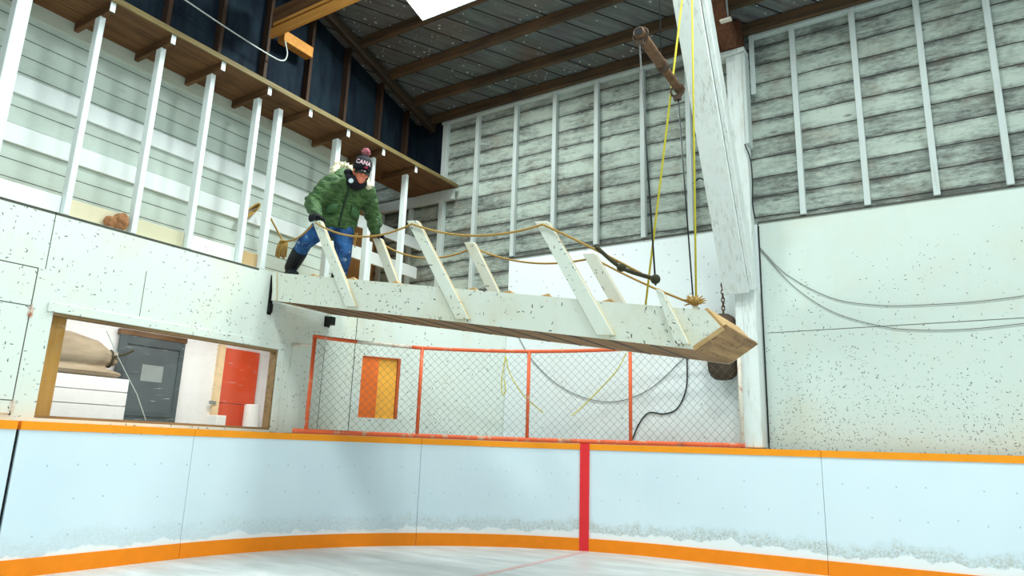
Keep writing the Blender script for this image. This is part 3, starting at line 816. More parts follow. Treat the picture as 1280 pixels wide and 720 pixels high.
# tarp bundle on a white slatted bin
sb_ = thing('slatted_bin', 'white slatted bin beneath the tan tarp behind the window', 'bin', (-7.7, 3.5, 0))
b = B()
for i in range(11): box(b, -7.58, -7.555, 2.4, 4.10, 0.02 + i * 0.145, 0.155 + i * 0.145)
for i in range(11): box(b, -7.95, -7.58, 4.08, 4.10, 0.02 + i * 0.145, 0.155 + i * 0.145)
finish('slats', b, M['hall_white'], sb_)
b = B(); box(b, -7.95, -7.58, 2.4, 4.08, 0.0, 1.59); finish('body', b, M['hall_white'], sb_)
tp = thing('tarp_bundle', 'tan canvas tarp rolled and tied at one end', 'tarp', (-7.72, 3.4, 1.62))
b = B()
loft(b, [((-7.75, 2.5, 1.80), (0.16, 0, 0), (0, 0, 0.18)), ((-7.75, 3.0, 1.84), (0.17, 0, 0), (0, 0, 0.20)), ((-7.75, 3.5, 1.86), (0.17, 0, 0), (0, 0, 0.20)), ((-7.75, 3.8, 1.85), (0.13, 0, 0), (0, 0, 0.15)), ((-7.74, 3.95, 1.82), (0.06, 0, 0), (0, 0, 0.08)), ((-7.73, 4.02, 1.83), (0.07, 0, 0), (0, 0, 0.09))], 20)
loft(b, [((-7.74, 2.5, 1.66), (0.17, 0, 0), (0, 0, 0.05)), ((-7.74, 3.9, 1.66), (0.16, 0, 0), (0, 0, 0.05)), ((-7.74, 4.05, 1.65), (0.12, 0, 0), (0, 0, 0.03))], 16)
remeshed('canvas', b, wood('tan_canvas', (128, 114, 94), (168, 152, 128), 'y', 0.9), tp, 0.02, 2)
b = B(); tube(b, [(-7.74 + 0.075 * math.cos(a), 3.95, 1.82 + 0.09 * math.sin(a)) for a in [i * PI / 8 for i in range(17)]], 0.012); tube(b, spline([(-7.66, 3.95, 1.84), (-7.62, 4.05, 1.88), (-7.6, 4.12, 1.93)]), 0.012)
finish('tie', b, M['rope_dark'], tp)

# ------------------------------------------------------------------ netting screen on the boards
ns = thing('netting_screen', 'orange pipe frame with chain link netting standing on the curved rink boards', 'netting', (-3.6, 6.9, 1.1))
def sp(px_xy): return s_at(*px_xy)
posts = [(-5.64, 4.93), (-5.03, 5.94), (-4.09, 6.70), (-3.03, 7.085), (-1.82, 7.18)]
ps = [s_at(*p) for p in posts]
OFF = 0.012
def pt(s, z): q = path(s, OFF); return V((q.x, q.y, z))
sE = ps[-1] - 0.06
zt = {0: 2.08, 1: 2.07, 2: 2.09, 3: 2.12, 4: 2.14}
def ztop(s):
    for i in range(4):
        if s <= ps[i + 1]: return zt[i] + (zt[i + 1] - zt[i]) * max(0, (s - ps[i]) / (ps[i + 1] - ps[i]))
    return zt[4]
pmat = [M['frame_orange']] * 4 + [M['frame_pale']]
for i, s in enumerate(ps):
    b = B(); s_ = s if i < 4 else sE; tube(b, [pt(s_, 1.115), pt(s_, zt[i])], 0.02, 10); finish('post', b, pmat[i], ns, smooth=True)
def rail(s0, s1, zf, mat, nm, r=0.02):
    n = max(4, int((s1 - s0) / 0.12)); b = B(); tube(b, [pt(s0 + (s1 - s0) * k / n, zf(s0 + (s1 - s0) * k / n)) for k in range(n + 1)], r, 10); return finish(nm, b, mat, ns, smooth=True)
rail(ps[0] - 0.02, ps[0] + 0.45, ztop, M['frame_orange'], 'top_rail')
rail(ps[0] + 0.45, ps[1] - 0.12, ztop, M['frame_pale'], 'top_rail')
rail(ps[1] - 0.12, sE, ztop, M['frame_orange'], 'top_rail')
rail(ps[0] - 0.13, sE + 0.02, lambda s: 1.118, M['frame_orange'], 'bottom_rail', 0.024)
b = B(); a = pt(ps[0], 2.0); tube(b, [(XL + 0.02, 4.86, 2.005), (a.x + 0.01, a.y, a.z - 0.01)], 0.017, 10); finish('wall_stay', b, M['frame_pale'], ns, smooth=True)
b = B(); P = 0.085; Z0, Z1 = 1.135, 2.06; H = Z1 - Z0; n = 12
k = ps[0] - H
while k < sE:
    for sgn in (1, -1):
        pts = []
        for i in range(n + 1):
            u = i / n; s = k + H * u if sgn > 0 else k + H * (1 - u)
            if ps[0] <= s <= sE:
                pts.append(pt(s, Z0 + (ztop(s) - 0.02 - Z0) * u))
        if len(pts) > 1: tube(b, pts, 0.0017, 3, caps=False)
    k += P
nm = finish('chain_link_mesh', b, M['mesh_wire'], ns); nm['label'] = 'thin grey wire chain link mesh'

# ------------------------------------------------------------------ the chute
KX = 0.1644
def zb(x): return 2.42 - KX * (x + 5.9)          # underside
def ztp(x): return 2.72 - 0.169 * (x + 5.93)      # top edge of the side panels
YN, YF = 4.50, 5.32
ch = thing('snow_chute', 'long white plywood chute sloping down from the gallery on ropes', 'chute', (-3.6, 4.9, 2.0))
XA, XE, XT = -5.86, -1.46, -1.27
def side(y0, y1):
    b = B()
    prism(b, [(XA, y0, zb(XA) + 0.0), (XE, y0, zb(XE)), (XT, y0, 1.815), (-1.38, y0, 1.95), (XA, y0, ztp(XA))], (0, y1 - y0, 0))
    return b
o = finish('side_panel', side(YN, YN + 0.018), M['chute_ply'], ch)
o = finish('side_panel', side(YF - 0.018, YF), M['chute_ply'], ch)
b = B(); n = 14
for i in range(n):
    x0 = XA + (XE - XA) * i / n + 0.007; x1 = XA + (XE - XA) * (i + 1) / n - 0.007
    prism(b, [(x0, YN + 0.0185, zb(x0) + 0.001), (x1, YN + 0.0185, zb(x1) + 0.001), (x1, YN + 0.0185, zb(x1) + 0.028), (x0, YN + 0.0185, zb(x0) + 0.028)], (0, YF - YN - 0.037, 0))
o = finish('floor_boards', b, M['chute_floor'], ch)
bj = B()
for i in range(1, n):
    xj = XA + (XE - XA) * i / n
    prism(bj, [(xj - 0.0085, YN + 0.019, zb(xj) - 0.003), (xj + 0.0085, YN + 0.019, zb(xj) - 0.003), (xj + 0.0085, YN + 0.019, zb(xj) + 0.022), (xj - 0.0085, YN + 0.019, zb(xj) + 0.022)], (0, YF - YN - 0.038, 0))
jo = finish('gap_strips', bj, M['black_metal'], ch)  # added dark strips fill the open floor gaps where light came through
jo['label'] = 'dark strips in the floor joints'
n = 22; o['label'] = 'bare brown floor boards'
b = B(); prism(b, [(XE + 0.004, YN + 0.0185, zb(XE) + 0.0), (XT + 0.03, YN + 0.0185, 1.83), (XT + 0.014, YN + 0.0185, 1.85), (XE, YN + 0.0185, zb(XE) + 0.03)], (0, YF - YN - 0.037, 0))
def lip_mat():
    k = NB('mould_specked_boards')
    g = k.noise(k.vmul(k.pos, (14, 1, 14)), 1.6, 7, 0.65)
    col = k.mix(k.ramp(g, 0.35, 0.65), rgb(124, 92, 60), rgb(176, 138, 94))
    n = k.noise(k.pos, 24, 6, 0.7); m = k.noise(k.pos, 5, 3)
    f = k.math('MULTIPLY', k.ramp(n, 0.54, 0.62), k.ramp(m, 0.38, 0.6))
    return k.done(k.mix(k.math('MULTIPLY', f, 0.8), col, rgb(52, 46, 40)), 0.75)
o = finish('lip', b, lip_mat(), ch); o['label'] = 'upturned brown end lip'
b = B(); prism(b, [(XT + 0.004, YN + 0.0185, 1.835), (XT - 0.014, YN + 0.0185, 1.825), (-1.395, YN + 0.0185, 1.962), (-1.377, YN + 0.0185, 1.97)], (0, YF - YN - 0.037, 0))
o = finish('end_board', b, M['raw_edge'], ch); o['label'] = 'bare tan plywood end board'
b = B(); prism(b, [(XE - 0.002, YN - 0.006, zb(XE) - 0.008), (XT + 0.012, YN - 0.006, 1.812), (XT - 0.004, YN - 0.006, 1.835), (XE - 0.014, YN - 0.006, zb(XE) + 0.02)], (0, 0.006, 0)); finish('edge_strip', b, M['raw_edge'], ch)
b = B(); prism(b, [(XA - 0.012, YN - 0.022, ztp(XA)), (XA + 0.045, YN - 0.022, zb(XA) - 0.01), (XA + 0.10, YN - 0.022, zb(XA) - 0.01), (XA + 0.05, YN - 0.022, ztp(XA))], (0, 0.0215, 0)); finish('end_cleat', b, M['chute_ply'], ch, bevel=0.003)
# stakes: leaning uprights nailed outside the panels
def stake(xt, zt_, xb, y0, y1, w=0.135, brk=False):
    b = B(); z_b = zb(xb) + 0.02
    if brk: poly = [(xb - w / 2, y0, z_b + 0.01), (xb + w / 2, y0, z_b), (xt + w / 4, y0, zt_), (xt - w / 4, y0, zt_ + 0.02)]
    else: poly = [(xb - w / 2, y0, z_b + 0.01), (xb + w / 2, y0, z_b), (xt + w / 2, y0, zt_ - 0.015), (xt + w / 3, y0, zt_), (xt - w / 2, y0, zt_ + 0.012)]
    prism(b, poly, (0, y1 - y0, 0)); return finish('stake', b, M['chute_ply'], ch, bevel=0.004)
for xt, zt_, xb in ((-5.25, 3.16, -4.67), (-3.985, 2.965, -3.375), (-2.64, 2.75, -2.095)):
    stake(xt, zt_, xb, YN - 0.041, YN - 0.001)
o = stake(-1.69, 2.10, -1.535, YN - 0.041, YN - 0.001, 0.10, True); o['label'] = 'short broken end stake'
for xt, zt_, xb in ((-5.255, 3.22, -4.72), (-3.985, 3.0, -3.42), (-2.66, 2.72, -2.14)):
    stake(xt, zt_, xb, YF + 0.001, YF + 0.041)
o = stake(-1.72, 2.16, -1.56, YF + 0.001, YF + 0.041, 0.10, True)
# cleats across the trough whose tips show over the near panel
for x, a in ((-5.30, 0.3), (-4.75, -0.2), (-4.20, 0.2), (-3.33, -0.25), (-2.98, 0.15), (-2.62, -0.3), (-2.1, 0.2)):
    b = B(); z = ztp(x) - 0.02
    prism(b, [(x - 0.10, YN + 0.02, z - 0.03), (x + 0.11, YN + 0.02, z - 0.05), (x + 0.02, YN + 0.02, z + 0.045), (x - 0.05, YN + 0.02, z + 0.035)], (0.05 * a, 0.14, -0.02))
    o = finish('cleat', b, M['raw_edge'], ch, bevel=0.003)
# brackets under the hinge end
for y, lab in ((4.50, 'black steel bracket at the near corner of the chute'), (5.30, 'black steel bracket under the far corner of the chute')):
    t0 = thing('bracket', lab, 'bracket', (XL, y, 2.3), 'chute brackets')
    b = B(); box(b, XL + 0.001, XL + 0.012, y - (0.01 if y < 5 else 0.04), y + 0.04, 2.27, 2.68 if y < 5 else 2.39); finish('plate', b, M['black_metal'], t0, bevel=0.002)
    b = B(); box(b, XL + 0.012, XL + (0.035 if y < 5 else 0.10), y - (0.01 if y < 5 else 0.035), y + 0.035, 2.29, 2.38); finish('ledge', b, M['black_metal'], t0, bevel=0.002)

# ------------------------------------------------------------------ ropes, cables, counterweight
def rope(name, pts, r, mat, label, cat='rope', n=6, group=None):
    b = B(); tube(b, pts, r, n); return single(name, b, mat, label, cat, group, smooth=True)
sp_ = thing('spreader_pipe', 'rusty steel pipe hanging level under the roof above the chute', 'pipe', (-1.81, 4.9, 4.05))
b = B(); tube(b, [(-1.82, 4.46, 4.16), (-1.815, 4.95, 4.125)], 0.045, 14); finish('pipe', b, M['rust'], sp_, smooth=True)
b = B(); tube(b, [(-1.815, 4.95, 4.125), (-1.81, 5.36, 4.09)], 0.036, 14); finish('sleeve', b, M['rust'], sp_, smooth=True)
b = B(); tube(b, [(-1.8155, 4.92, 4.127), (-1.8145, 4.98, 4.122)], 0.052, 14); finish('collar', b, M['rust_dark'], sp_, smooth=True)
for y, z in ((4.50, 4.16), (5.32, 4.09)):
    b = B(); tube(b, [(-1.818 + 0.06 * math.cos(a), y, z - 0.01 + 0.06 * math.sin(a)) for a in [i * PI / 6 for i in range(13)]], 0.010, 6); box(b, -1.85, -1.79, y - 0.02, y + 0.02, z - 0.10, z - 0.055); finish('clamp', b, M['rust_dark'], sp_)
b = B(); tube(b, [(-1.818, 4.452, 4.16), (-1.818, 4.455, 4.16)], 0.034, 14); finish('bore', b, M['black_metal'], sp_)
rope('cable', [(-1.815, 4.93, 4.17), (-1.83, 4.9, 6.48)], 0.006, M['cable'], 'thin cable from the roof holding the middle of the rusty pipe', 'cable')
rope('cable', [(-1.82, 4.48, 4.06), (-1.705, 4.44, 2.14)], 0.007, M['cable'], 'dark cable from the near pipe end to the broken end stake', 'cable')
rope('cable', [(-1.812, 5.32, 4.00), (-1.735, 5.34, 2.18)], 0.007, M['cable'], 'dark cable from the far pipe end to the chute end', 'cable')
rope('cable', spline([(-2.34, 7.31, 4.02), (-2.26, 7.28, 4.06), (-2.16, 7.22, 3.98), (-2.05, 7.2, 3.9), (-1.98, 7.17, 3.9)]), 0.009, M['cable'], 'short black cable curving from a grey stud to the leaning brace', 'cable')
rope('yellow_rope', [(-2.15, 5.345, 2.16), (-1.76, 5.345, 5.0), (-1.60, 5.345, 6.30)], 0.0095, M['rope_yellow'], 'slanting yellow rope from the roof to the far side of the chute', 'rope')
rope('yellow_rope', [(-1.72, 5.36, 2.14), (-1.68, 5.36, 4.9), (-1.655, 5.36, 6.30)], 0.0095, M['rope_yellow'], 'upright yellow rope from the roof to the chute end knot', 'rope')
# handrail ropes
S = [V((-5.23, 4.44, 3.13)), V((-3.97, 4.44, 2.93)), V((-2.62, 4.44, 2.72))]
near = sag(S[0], S[1], 0.13)[:-1] + sag(S[1], S[2], 0.10)[:-1] + sag(S[2], (-1.74, 4.44, 2.19), -0.01, 8)
rope('handrail_rope', near, 0.0095, M['rope_tan'], 'tan handrail rope strung over the near stakes of the chute')
T = [V((-5.24, 5.375, 3.18)), V((-3.97, 5.375, 2.96)), V((-2.645, 5.375, 2.69))]
far = sag(T[0], T[1], 0.14)[:-1] + sag(T[1], T[2], 0.10)[:-1] + sag(T[2], (-1.74, 5.36, 2.19), 0.02, 8)
rope('handrail_rope', far, 0.0095, M['rope_tan'], 'tan handrail rope strung over the far stakes of the chute')
dk = [V((-2.15, 4.42, 2.47)), V((-1.95, 4.42, 2.29)), V((-1.70, 4.425, 2.18))]
b = B(); tube(b, spline(dk), 0.015, 8); ellip(b, dk[1], (0.035, 0.03, 0.03)); ellip(b, dk[2], (0.035, 0.03, 0.035)); single('rope_splice', b, M['rope_dark'], 'thick dark rope splice tying the near handrail to the cable', 'rope', smooth=True)
kb = B()
for i in range(46):
    a = random.uniform(0, 2 * PI); e = random.uniform(-0.4, 0.9); l = random.uniform(0.05, 0.10); c = V((-1.72, 5.33, 2.20))
    d = V((math.cos(a) * math.cos(e), math.sin(a) * math.cos(e) * 0.5, math.sin(e)))
    tube(kb, [c, c + d * l], [0.012, 0.004], 5)
ellip(kb, (-1.72, 5.33, 2.205), (0.045, 0.04, 0.04))
single('rope_knot', kb, M['rope_tan'], 'frayed tan rope knot on the chute end', 'knot', smooth=True)
# rope to the coil and hank on the wall side
rope('tail_rope', sag((-6.28, 4.60, 3.52), (-6.15, 4.78, 3.17), 0.0, 4)[:-1] + sag((-6.15, 4.78, 3.17), (-5.30, 4.45, 3.12), 0.06, 10), 0.010, M['rope_tan'], 'tan rope drooping from the recessed boards to the first chute stake')
b = B()
for i in range(7):
    x = -6.15 + 0.012 * (i - 3); tube(b, spline([(x, 4.78 + 0.006 * i, 3.17), (x + 0.02, 4.77 + 0.012 * (i - 3), 3.08), (x, 4.78 + 0.012 * (i - 3), 2.985 - 0.012 * (i % 3))], 4), 0.009, 5)
ellip(b, (-6.15, 4.79, 3.16), (0.03, 0.035, 0.025)); single('rope_hank', b, M['rope_tan'], 'frayed tan rope end hanging from the drooping rope', 'rope', smooth=True)
b = B()
for i in range(6):
    c = V((-6.36 + 0.03, 4.46, 3.44)); rr = 0.075 + 0.008 * i
    tube(b, [c + V((0.008 * (i - 3), rr * 0.35 * math.cos(a) + 0.09 * math.sin(a), rr * math.sin(a))) for a in [j * PI / 10 for j in range(21)]], 0.009, 5)
single('rope_coil', b, M['rope_tan'], 'coil of tan rope hung between two white studs', 'rope coil', smooth=True)
b = B(); tube(b, spline([(-4.665, 4.44, 2.945), (-4.67, 4.435, 2.87), (-4.655, 4.435, 2.80)], 4), 0.004, 5); tube(b, spline([(-4.64, 4.44, 2.94), (-4.645, 4.43, 2.86), (-4.652, 4.435, 2.80)], 4), 0.004, 5)
single('twine_loop', b, M['rope_tan'], 'thin twine loop hanging from the near handrail rope by the person', 'twine', smooth=True)
# counterweight
cw = thing('counterweight', 'oblong rusty iron counterweight hanging on a chain behind the chute end', 'counterweight', (-2.055, 7.235, 1.775))
b = B(); CX, CY = -2.055, 7.235
prof = [(0.03, 1.775), (0.09, 1.785), (0.13, 1.82), (0.155, 1.88), (0.16, 1.95), (0.16, 2.33), (0.155, 2.38), (0.13, 2.43), (0.08, 2.465), (0.03, 2.475)]
loft(b, [((CX, CY, z), (rr, 0, 0), (0, rr * 0.72, 0)) for rr, z in prof], 32)
finish('tank', b, M['rust_dark'], cw, smooth=True)
for z in (1.97, 2.31):
    b = B(); loft(b, [((CX, CY, z), (0.166, 0, 0), (0, 0.121, 0)), ((CX, CY, z + 0.035), (0.166, 0, 0), (0, 0.121, 0))], 32); finish('hoop', b, M['rust'], cw)
b = B(); z = 2.485; i = 0
while z < 2.76:
    c = V((CX + 0.03, 7.21, z)); ax = V((1, 0, 0)) if i % 2 else V((0, 1, 0))
    tube(b, [c + ax * (0.016 * math.cos(a)) + V((0, 0, 0.030 * math.sin(a))) for a in [j * PI / 5 for j in range(11)]], 0.0065, 5); z += 0.044; i += 1
finish('chain', b, M['rust'], cw)
b = B(); tube(b, [(CX + 0.03, 7.21, 2.75), (CX + 0.03, 7.21, 5.60)], 0.006); finish('hoist_cable', b, M['cable'], cw)
b = B(); ellip(b, (CX + 0.03, 7.21, 2.78), (0.02, 0.02, 0.035)); finish('shackle', b, M['rust_dark'], cw, smooth=True)

# loose wires along the walls
yw = YB - 0.04
rope('wall_wire', spline([(-1.66, yw, 3.19), (-1.4, yw, 2.86), (-1.0, yw, 2.58), (-0.6, yw, 2.47), (-0.2, yw, 2.44), (0.3, yw, 2.44), (1.0, yw, 2.5), (2.2, yw, 2.62)]), 0.0032, M['wire'], 'thin wire looping along the plywood from the white post, upper one', 'wire')
rope('wall_wire', spline([(-1.66, yw, 3.17), (-1.35, yw, 2.74), (-1.0, yw, 2.44), (-0.6, yw, 2.27), (-0.3, yw, 2.21), (0.1, yw, 2.19), (0.6, yw, 2.22), (1.6, yw, 2.3)]), 0.0032, M['wire'], 'thin wire looping along the plywood from the white post, lower one', 'wire')
rope('power_cable', spline([(-2.49, yw, 2.35), (-2.48, yw, 1.95), (-2.50, yw, 1.70), (-2.60, yw, 1.50), (-2.75, yw, 1.44), (-2.93, yw, 1.45), (-3.05, yw, 1.32), (-3.14, yw, 1.12)]), 0.008, M['cable'], 'black cable curling down the plywood behind the netting', 'cable')
rope('wall_wire', spline([(-4.65, yw, 2.38), (-4.45, yw, 2.1), (-4.1, yw, 1.8), (-3.7, yw, 1.62), (-3.3, yw, 1.58), (-2.9, yw, 1.72), (-2.5, yw, 2.05)]), 0.004, M['wire'], 'thin slack wire sagging behind the netting', 'wire')
rope('yellow_line', spline([(-3.10, 7.16, 2.10), (-3.25, 7.17, 1.88), (-3.6, 7.16, 1.55), (-3.75, 7.1, 1.40)]), 0.006, M['rope_yellow'], 'slack yellow cord tied to the netting frame below the chute', 'cord')
b = B(); tube(b, spline([(-4.36, 6.62, 2.05), (-4.37, 6.60, 1.9), (-4.39, 6.60, 1.72), (-4.36, 6.60, 1.60), (-4.33, 6.60, 1.66), (-4.355, 6.60, 1.78)]), 0.006, 5); tube(b, spline([(-4.36, 6.62, 2.05), (-4.30, 6.63, 1.85), (-4.15, 6.70, 1.6), (-3.95, 6.80, 1.42)]), 0.006, 5)
single('yellow_line', b, M['rope_yellow'], 'knotted yellow cord hanging from the netting top rail near the middle post', 'cord', smooth=True)
rope('white_cable', spline([(-6.48, 3.2, 5.52), (-6.46, 3.9, 5.45), (-6.44, 4.5, 5.41), (-6.42, 4.70, 5.42), (-6.40, 4.74, 5.52), (-6.36, 4.66, 5.64)]), 0.009, M['white_cable'], 'white cable strung across the dark attic to the tie beam end', 'cable')

# ------------------------------------------------------------------ ceiling lamps (one in view, the rest of the rink's row outside it)
def lamp(x, y, label, lit=True):
    z = zroof(y) - 0.16
    r = thing('ceiling_lamp', label, 'lamp', (x, y, z), 'rectangular ceiling lamps')
    dz = 0.30 * 0.30
    b = B(); prism(b, [(x - 0.62, y - 0.30, z + dz + 0.004), (x + 0.62, y - 0.30, z + dz + 0.004), (x + 0.62, y + 0.30, z - dz + 0.004), (x - 0.62, y + 0.30, z - dz + 0.004)], (0, 0, 0.06)); finish('housing', b, M['grey_metal'], r)
    b = B(); vs = [b.verts.new(p) for p in [(x - 0.60, y - 0.28, z + 0.28 * 0.3), (x - 0.60, y + 0.28, z - 0.28 * 0.3), (x + 0.60, y + 0.28, z - 0.28 * 0.3), (x + 0.60, y - 0.28, z + 0.28 * 0.3)]]
    b.faces.new(vs); o = finish('diffuser', b, M['lamp'], r, recalc=False)
    if o.data.polygons[0].normal.z > 0: o.data.flip_normals()
    o['label'] = 'glowing white diffuser'
    return r
lamp(-4.55, 5.42, 'glowing rectangular ceiling lamp on the roof boards at the frame top')
k = 0
for (x, y, lab) in ((-0.6, 4.6, 'ceiling lamp over the ice in front of the white wall post'), (3.4, 4.6, 'ceiling lamp over the ice far along the end wall'),
                    (-3.6, 1.6, 'ceiling lamp high over the ice before the lit window'), (0.6, 1.6, 'ceiling lamp high over the ice, middle row'), (4.6, 1.6, 'ceiling lamp high over the ice, far row')):
    lamp(x, y, lab)

# ------------------------------------------------------------------ the person
M['parka'] = None
def parka_mat():
    k = NB('green_nylon_parka')
    n = k.noise(k.vmul(k.pos, (1, 1, 2.6)), 14, 5, 0.6)
    col = k.mix(k.ramp(n, 0.35, 0.7), rgb(46, 78, 46), rgb(92, 130, 74))  # fold shade and highlights put into the two greens, following the bump noise
    k.bump(n, 1.0, 0.05)
    return k.done(col, 0.5)
M['parka'] = parka_mat()
def jeans_mat():
    k = NB('blue_washed_denim')
    n = k.noise(k.pos, 9, 6, 0.65); f = k.noise(k.pos, 17, 5, 0.7)
    col = k.mix(k.ramp(n, 0.35, 0.65), rgb(22, 52, 96), rgb(50, 106, 170))
    col = k.mix(k.math('MULTIPLY', k.ramp(f, 0.60, 0.68), 0.85), col, rgb(176, 200, 220))
    k.bump(n, 0.5, 0.02)
    return k.done(col, 0.8)
M['jeans'] = jeans_mat()
M['skin'] = plain('skin', (218, 128, 100), 0.5, var=0.12, scale=20)
M['black_cloth'] = plain('black_knit', (26, 28, 38), 0.85, var=0.3, scale=60)
M['navy_boot'] = plain('dark_boot', (28, 36, 44), 0.6, var=0.3)
M['fur'] = plain('cream_fur', (226, 220, 190), 0.95, var=0.3, scale=40)
M['pink'] = plain('pink_knit', (250, 214, 222), 0.9, var=0.2, scale=60)
M['pom'] = plain('pink_grey_yarn', (196, 120, 134), 0.95, var=0.5, scale=70)
M['lens'] = plain('dark_lens', (10, 12, 14), 0.12, var=0.1, spec=0.6)
M['badge'] = plain('pale_badge', (206, 226, 232), 0.5, var=0.2)

pr = thing('person', 'person in green parka, jeans and pom-pom knit hat gripping the chute stakes', 'person', (-5.5, 4.95, 2.4))
HC = V((-5.13, 4.88, 3.80))
f = V((0.84, -0.44, -0.30)).normalized()
up = V((0.28, -0.02, 1.0)); up = (up - f * up.dot(f)).normalized(); lf = up.cross(f)
HR = Matrix((f, lf, up)).transposed()            # local x fwd, y left, z up
def hp(x, y, z): return HC + HR @ V((x, y, z))
# body: head with face, neck, torso, legs, hands inside the gloves: one skin
shR, shL = V((-5.35, 4.70, 3.67)), V((-5.25, 5.10, 3.69))
elR, elL = V((-5.45, 4.55, 3.42)), V((-5.31, 5.29, 3.47))
haR, haL = V((-5.29, 4.48, 3.22)), V((-5.285, 5.335, 3.27))
hiR, hiL = V((-5.50, 4.83, 3.30)), V((-5.46, 5.01, 3.30))
knR, knL = V((-5.68, 4.70, 3.06)), V((-5.43, 5.02, 2.93))
anR, anL = V((-5.97, 4.79, 2.845)), V((-5.56, 5.05, 2.47))
b = B()
ellip(b, hp(0, 0, 0.02), (0.098, 0.078, 0.112), HR, 28, 18)
ellip(b, hp(0.028, 0, -0.055), (0.066, 0.058, 0.062), HR)
ellip(b, hp(0.078, 0, -0.092), (0.022, 0.026, 0.02), HR)           # chin
loft(b, [(hp(0.086, 0, 0.028), HR @ V((0, 0.008, 0)), HR @ V((0.010, 0, 0))), (hp(0.104, 0, 0.0), HR @ V((0, 0.012, 0)), HR @ V((0.016, 0, 0))), (hp(0.110, 0, -0.022), HR @ V((0, 0.017, 0)), HR @ V((0.016, 0, 0))), (hp(0.090, 0, -0.032), HR @ V((0, 0.014, 0)), HR @ V((0.012, 0, 0)))], 10)   # nose
for s in (1, -1):
    ellip(b, hp(0.0, s * 0.079, 0.0), (0.022, 0.010, 0.034), HR)      # ears
    ellip(b, hp(0.068, s * 0.036, -0.022), (0.026, 0.022, 0.026), HR) # cheeks
ellip(b, hp(0.089, 0, -0.056), (0.012, 0.026, 0.007), HR)           # upper lip
ellip(b, hp(0.086, 0, -0.070), (0.012, 0.022, 0.007), HR)           # lower lip
limb(b, [hp(-0.02, 0, -0.05), V((-5.30, 4.90, 3.68))], [0.056, 0.056])
loft(b, [((-5.33, 4.90, 3.69), (0.02, 0.15, 0), (0.05, 0, 0)), ((-5.37, 4.90, 3.58), (0.02, 0.18, 0), (0.08, 0, 0.03)), ((-5.42, 4.91, 3.42), (0.02, 0.15, 0), (0.09, 0, 0.03)), ((-5.48, 4.92, 3.28), (0.02, 0.15, 0), (0.09, 0, 0.02))], 20)
for a, e, h in ((shR, elR, haR), (shL, elL, haL)): limb(b, [a, e, h], [0.055, 0.045, 0.03], 12)
for a, kn, an in ((hiR, knR, anR), (hiL, knL, anL)): limb(b, [a, kn, an], [0.085, 0.058, 0.04], 12)
body = remeshed('body', b, M['skin'], pr, 0.008, 3)
# parka
b = B()
def sec(c, ay, ax, tilt=0.0): return (c, (0.02, ay, 0.0), (ax, 0, ax * tilt))
loft(b, [sec((-5.515, 4.925, 3.20), 0.215, 0.165, 0.25), sec((-5.50, 4.925, 3.28), 0.225, 0.175, 0.3), sec((-5.455, 4.92, 3.42), 0.215, 0.165, 0.35), sec((-5.39, 4.91, 3.55), 0.235, 0.165, 0.35), sec((-5.33, 4.90, 3.66), 0.235, 0.145, 0.35), sec((-5.28, 4.90, 3.735), 0.17, 0.11, 0.3), sec((-5.25, 4.90, 3.775), 0.10, 0.09, 0.3)], 28, 2.3)
for a, e, h in ((shR, elR, haR), (shL, elL, haL)):
    w = e.lerp(h, 0.80)
    limb(b, [a, a.lerp(e, 0.5), e, e.lerp(h, 0.45), w], [0.100, 0.094, 0.086, 0.078, 0.062], 16)
    for q in range(5):                                              # quilted puff rolls
        c = a.lerp(e, 0.2 + q * 0.2); ellip(b, c, (0.097, 0.097, 0.05), (e - a).to_track_quat('Z', 'Y').to_matrix())
        if q < 4:
            c = e.lerp(h, 0.1 + q * 0.18); ellip(b, c, (0.087 - 0.006 * q,) * 2 + (0.04,), (h - e).to_track_quat('Z', 'Y').to_matrix())
parka = remeshed('parka', b, M['parka'], pr, 0.012, 3)
from mathutils import noise as mno
for v in parka.data.vertices:                                       # soft creases in the nylon
    q = v.co
    h = mno.noise(V((q.x * 9, q.y * 9, q.z * 22 + q.x * 8))) * 0.014 + mno.noise(q * 7) * 0.012
    v.co = q + v.normal * h
# placket, pockets, hem on the coat
def on_torso(t, ang, out=0.0):
    """point on the coat front; t 0 hem..1 collar, ang from the front (+X) towards -Y"""
    cs = [(V((-5.515, 4.925, 3.20)), 0.215, 0.165, 0.25), (V((-5.455, 4.92, 3.42)), 0.215, 0.165, 0.35), (V((-5.33, 4.90, 3.66)), 0.235, 0.145, 0.35), (V((-5.26, 4.90, 3.76)), 0.12, 0.10, 0.3)]
    q = t * 3; i = min(2, int(q)); u = q - i
    A, Bq = cs[i], cs[i + 1]; c = A[0].lerp(Bq[0], u); ay = A[1] + (Bq[1] - A[1]) * u; ax = A[2] + (Bq[2] - A[2]) * u; ti = A[3] + (Bq[3] - A[3]) * u
    ca, sa = math.cos(ang), math.sin(ang)
    ca2 = math.copysign(abs(ca) ** (2 / 2.3), ca); sa2 = math.copysign(abs(sa) ** (2 / 2.3), sa)
    p = c + V((ax, 0, ax * ti)) * ca2 + V((-0.02, -ay, 0)) * sa2
    return p + (p - c).normalized() * out
b = B(); tube(b, [on_torso(t / 12, 0.30, 0.004) for t in range(13)], 0.013, 8); finish('placket', b, plain('dark_green_placket', (30, 54, 36), 0.5), pr, smooth=True)
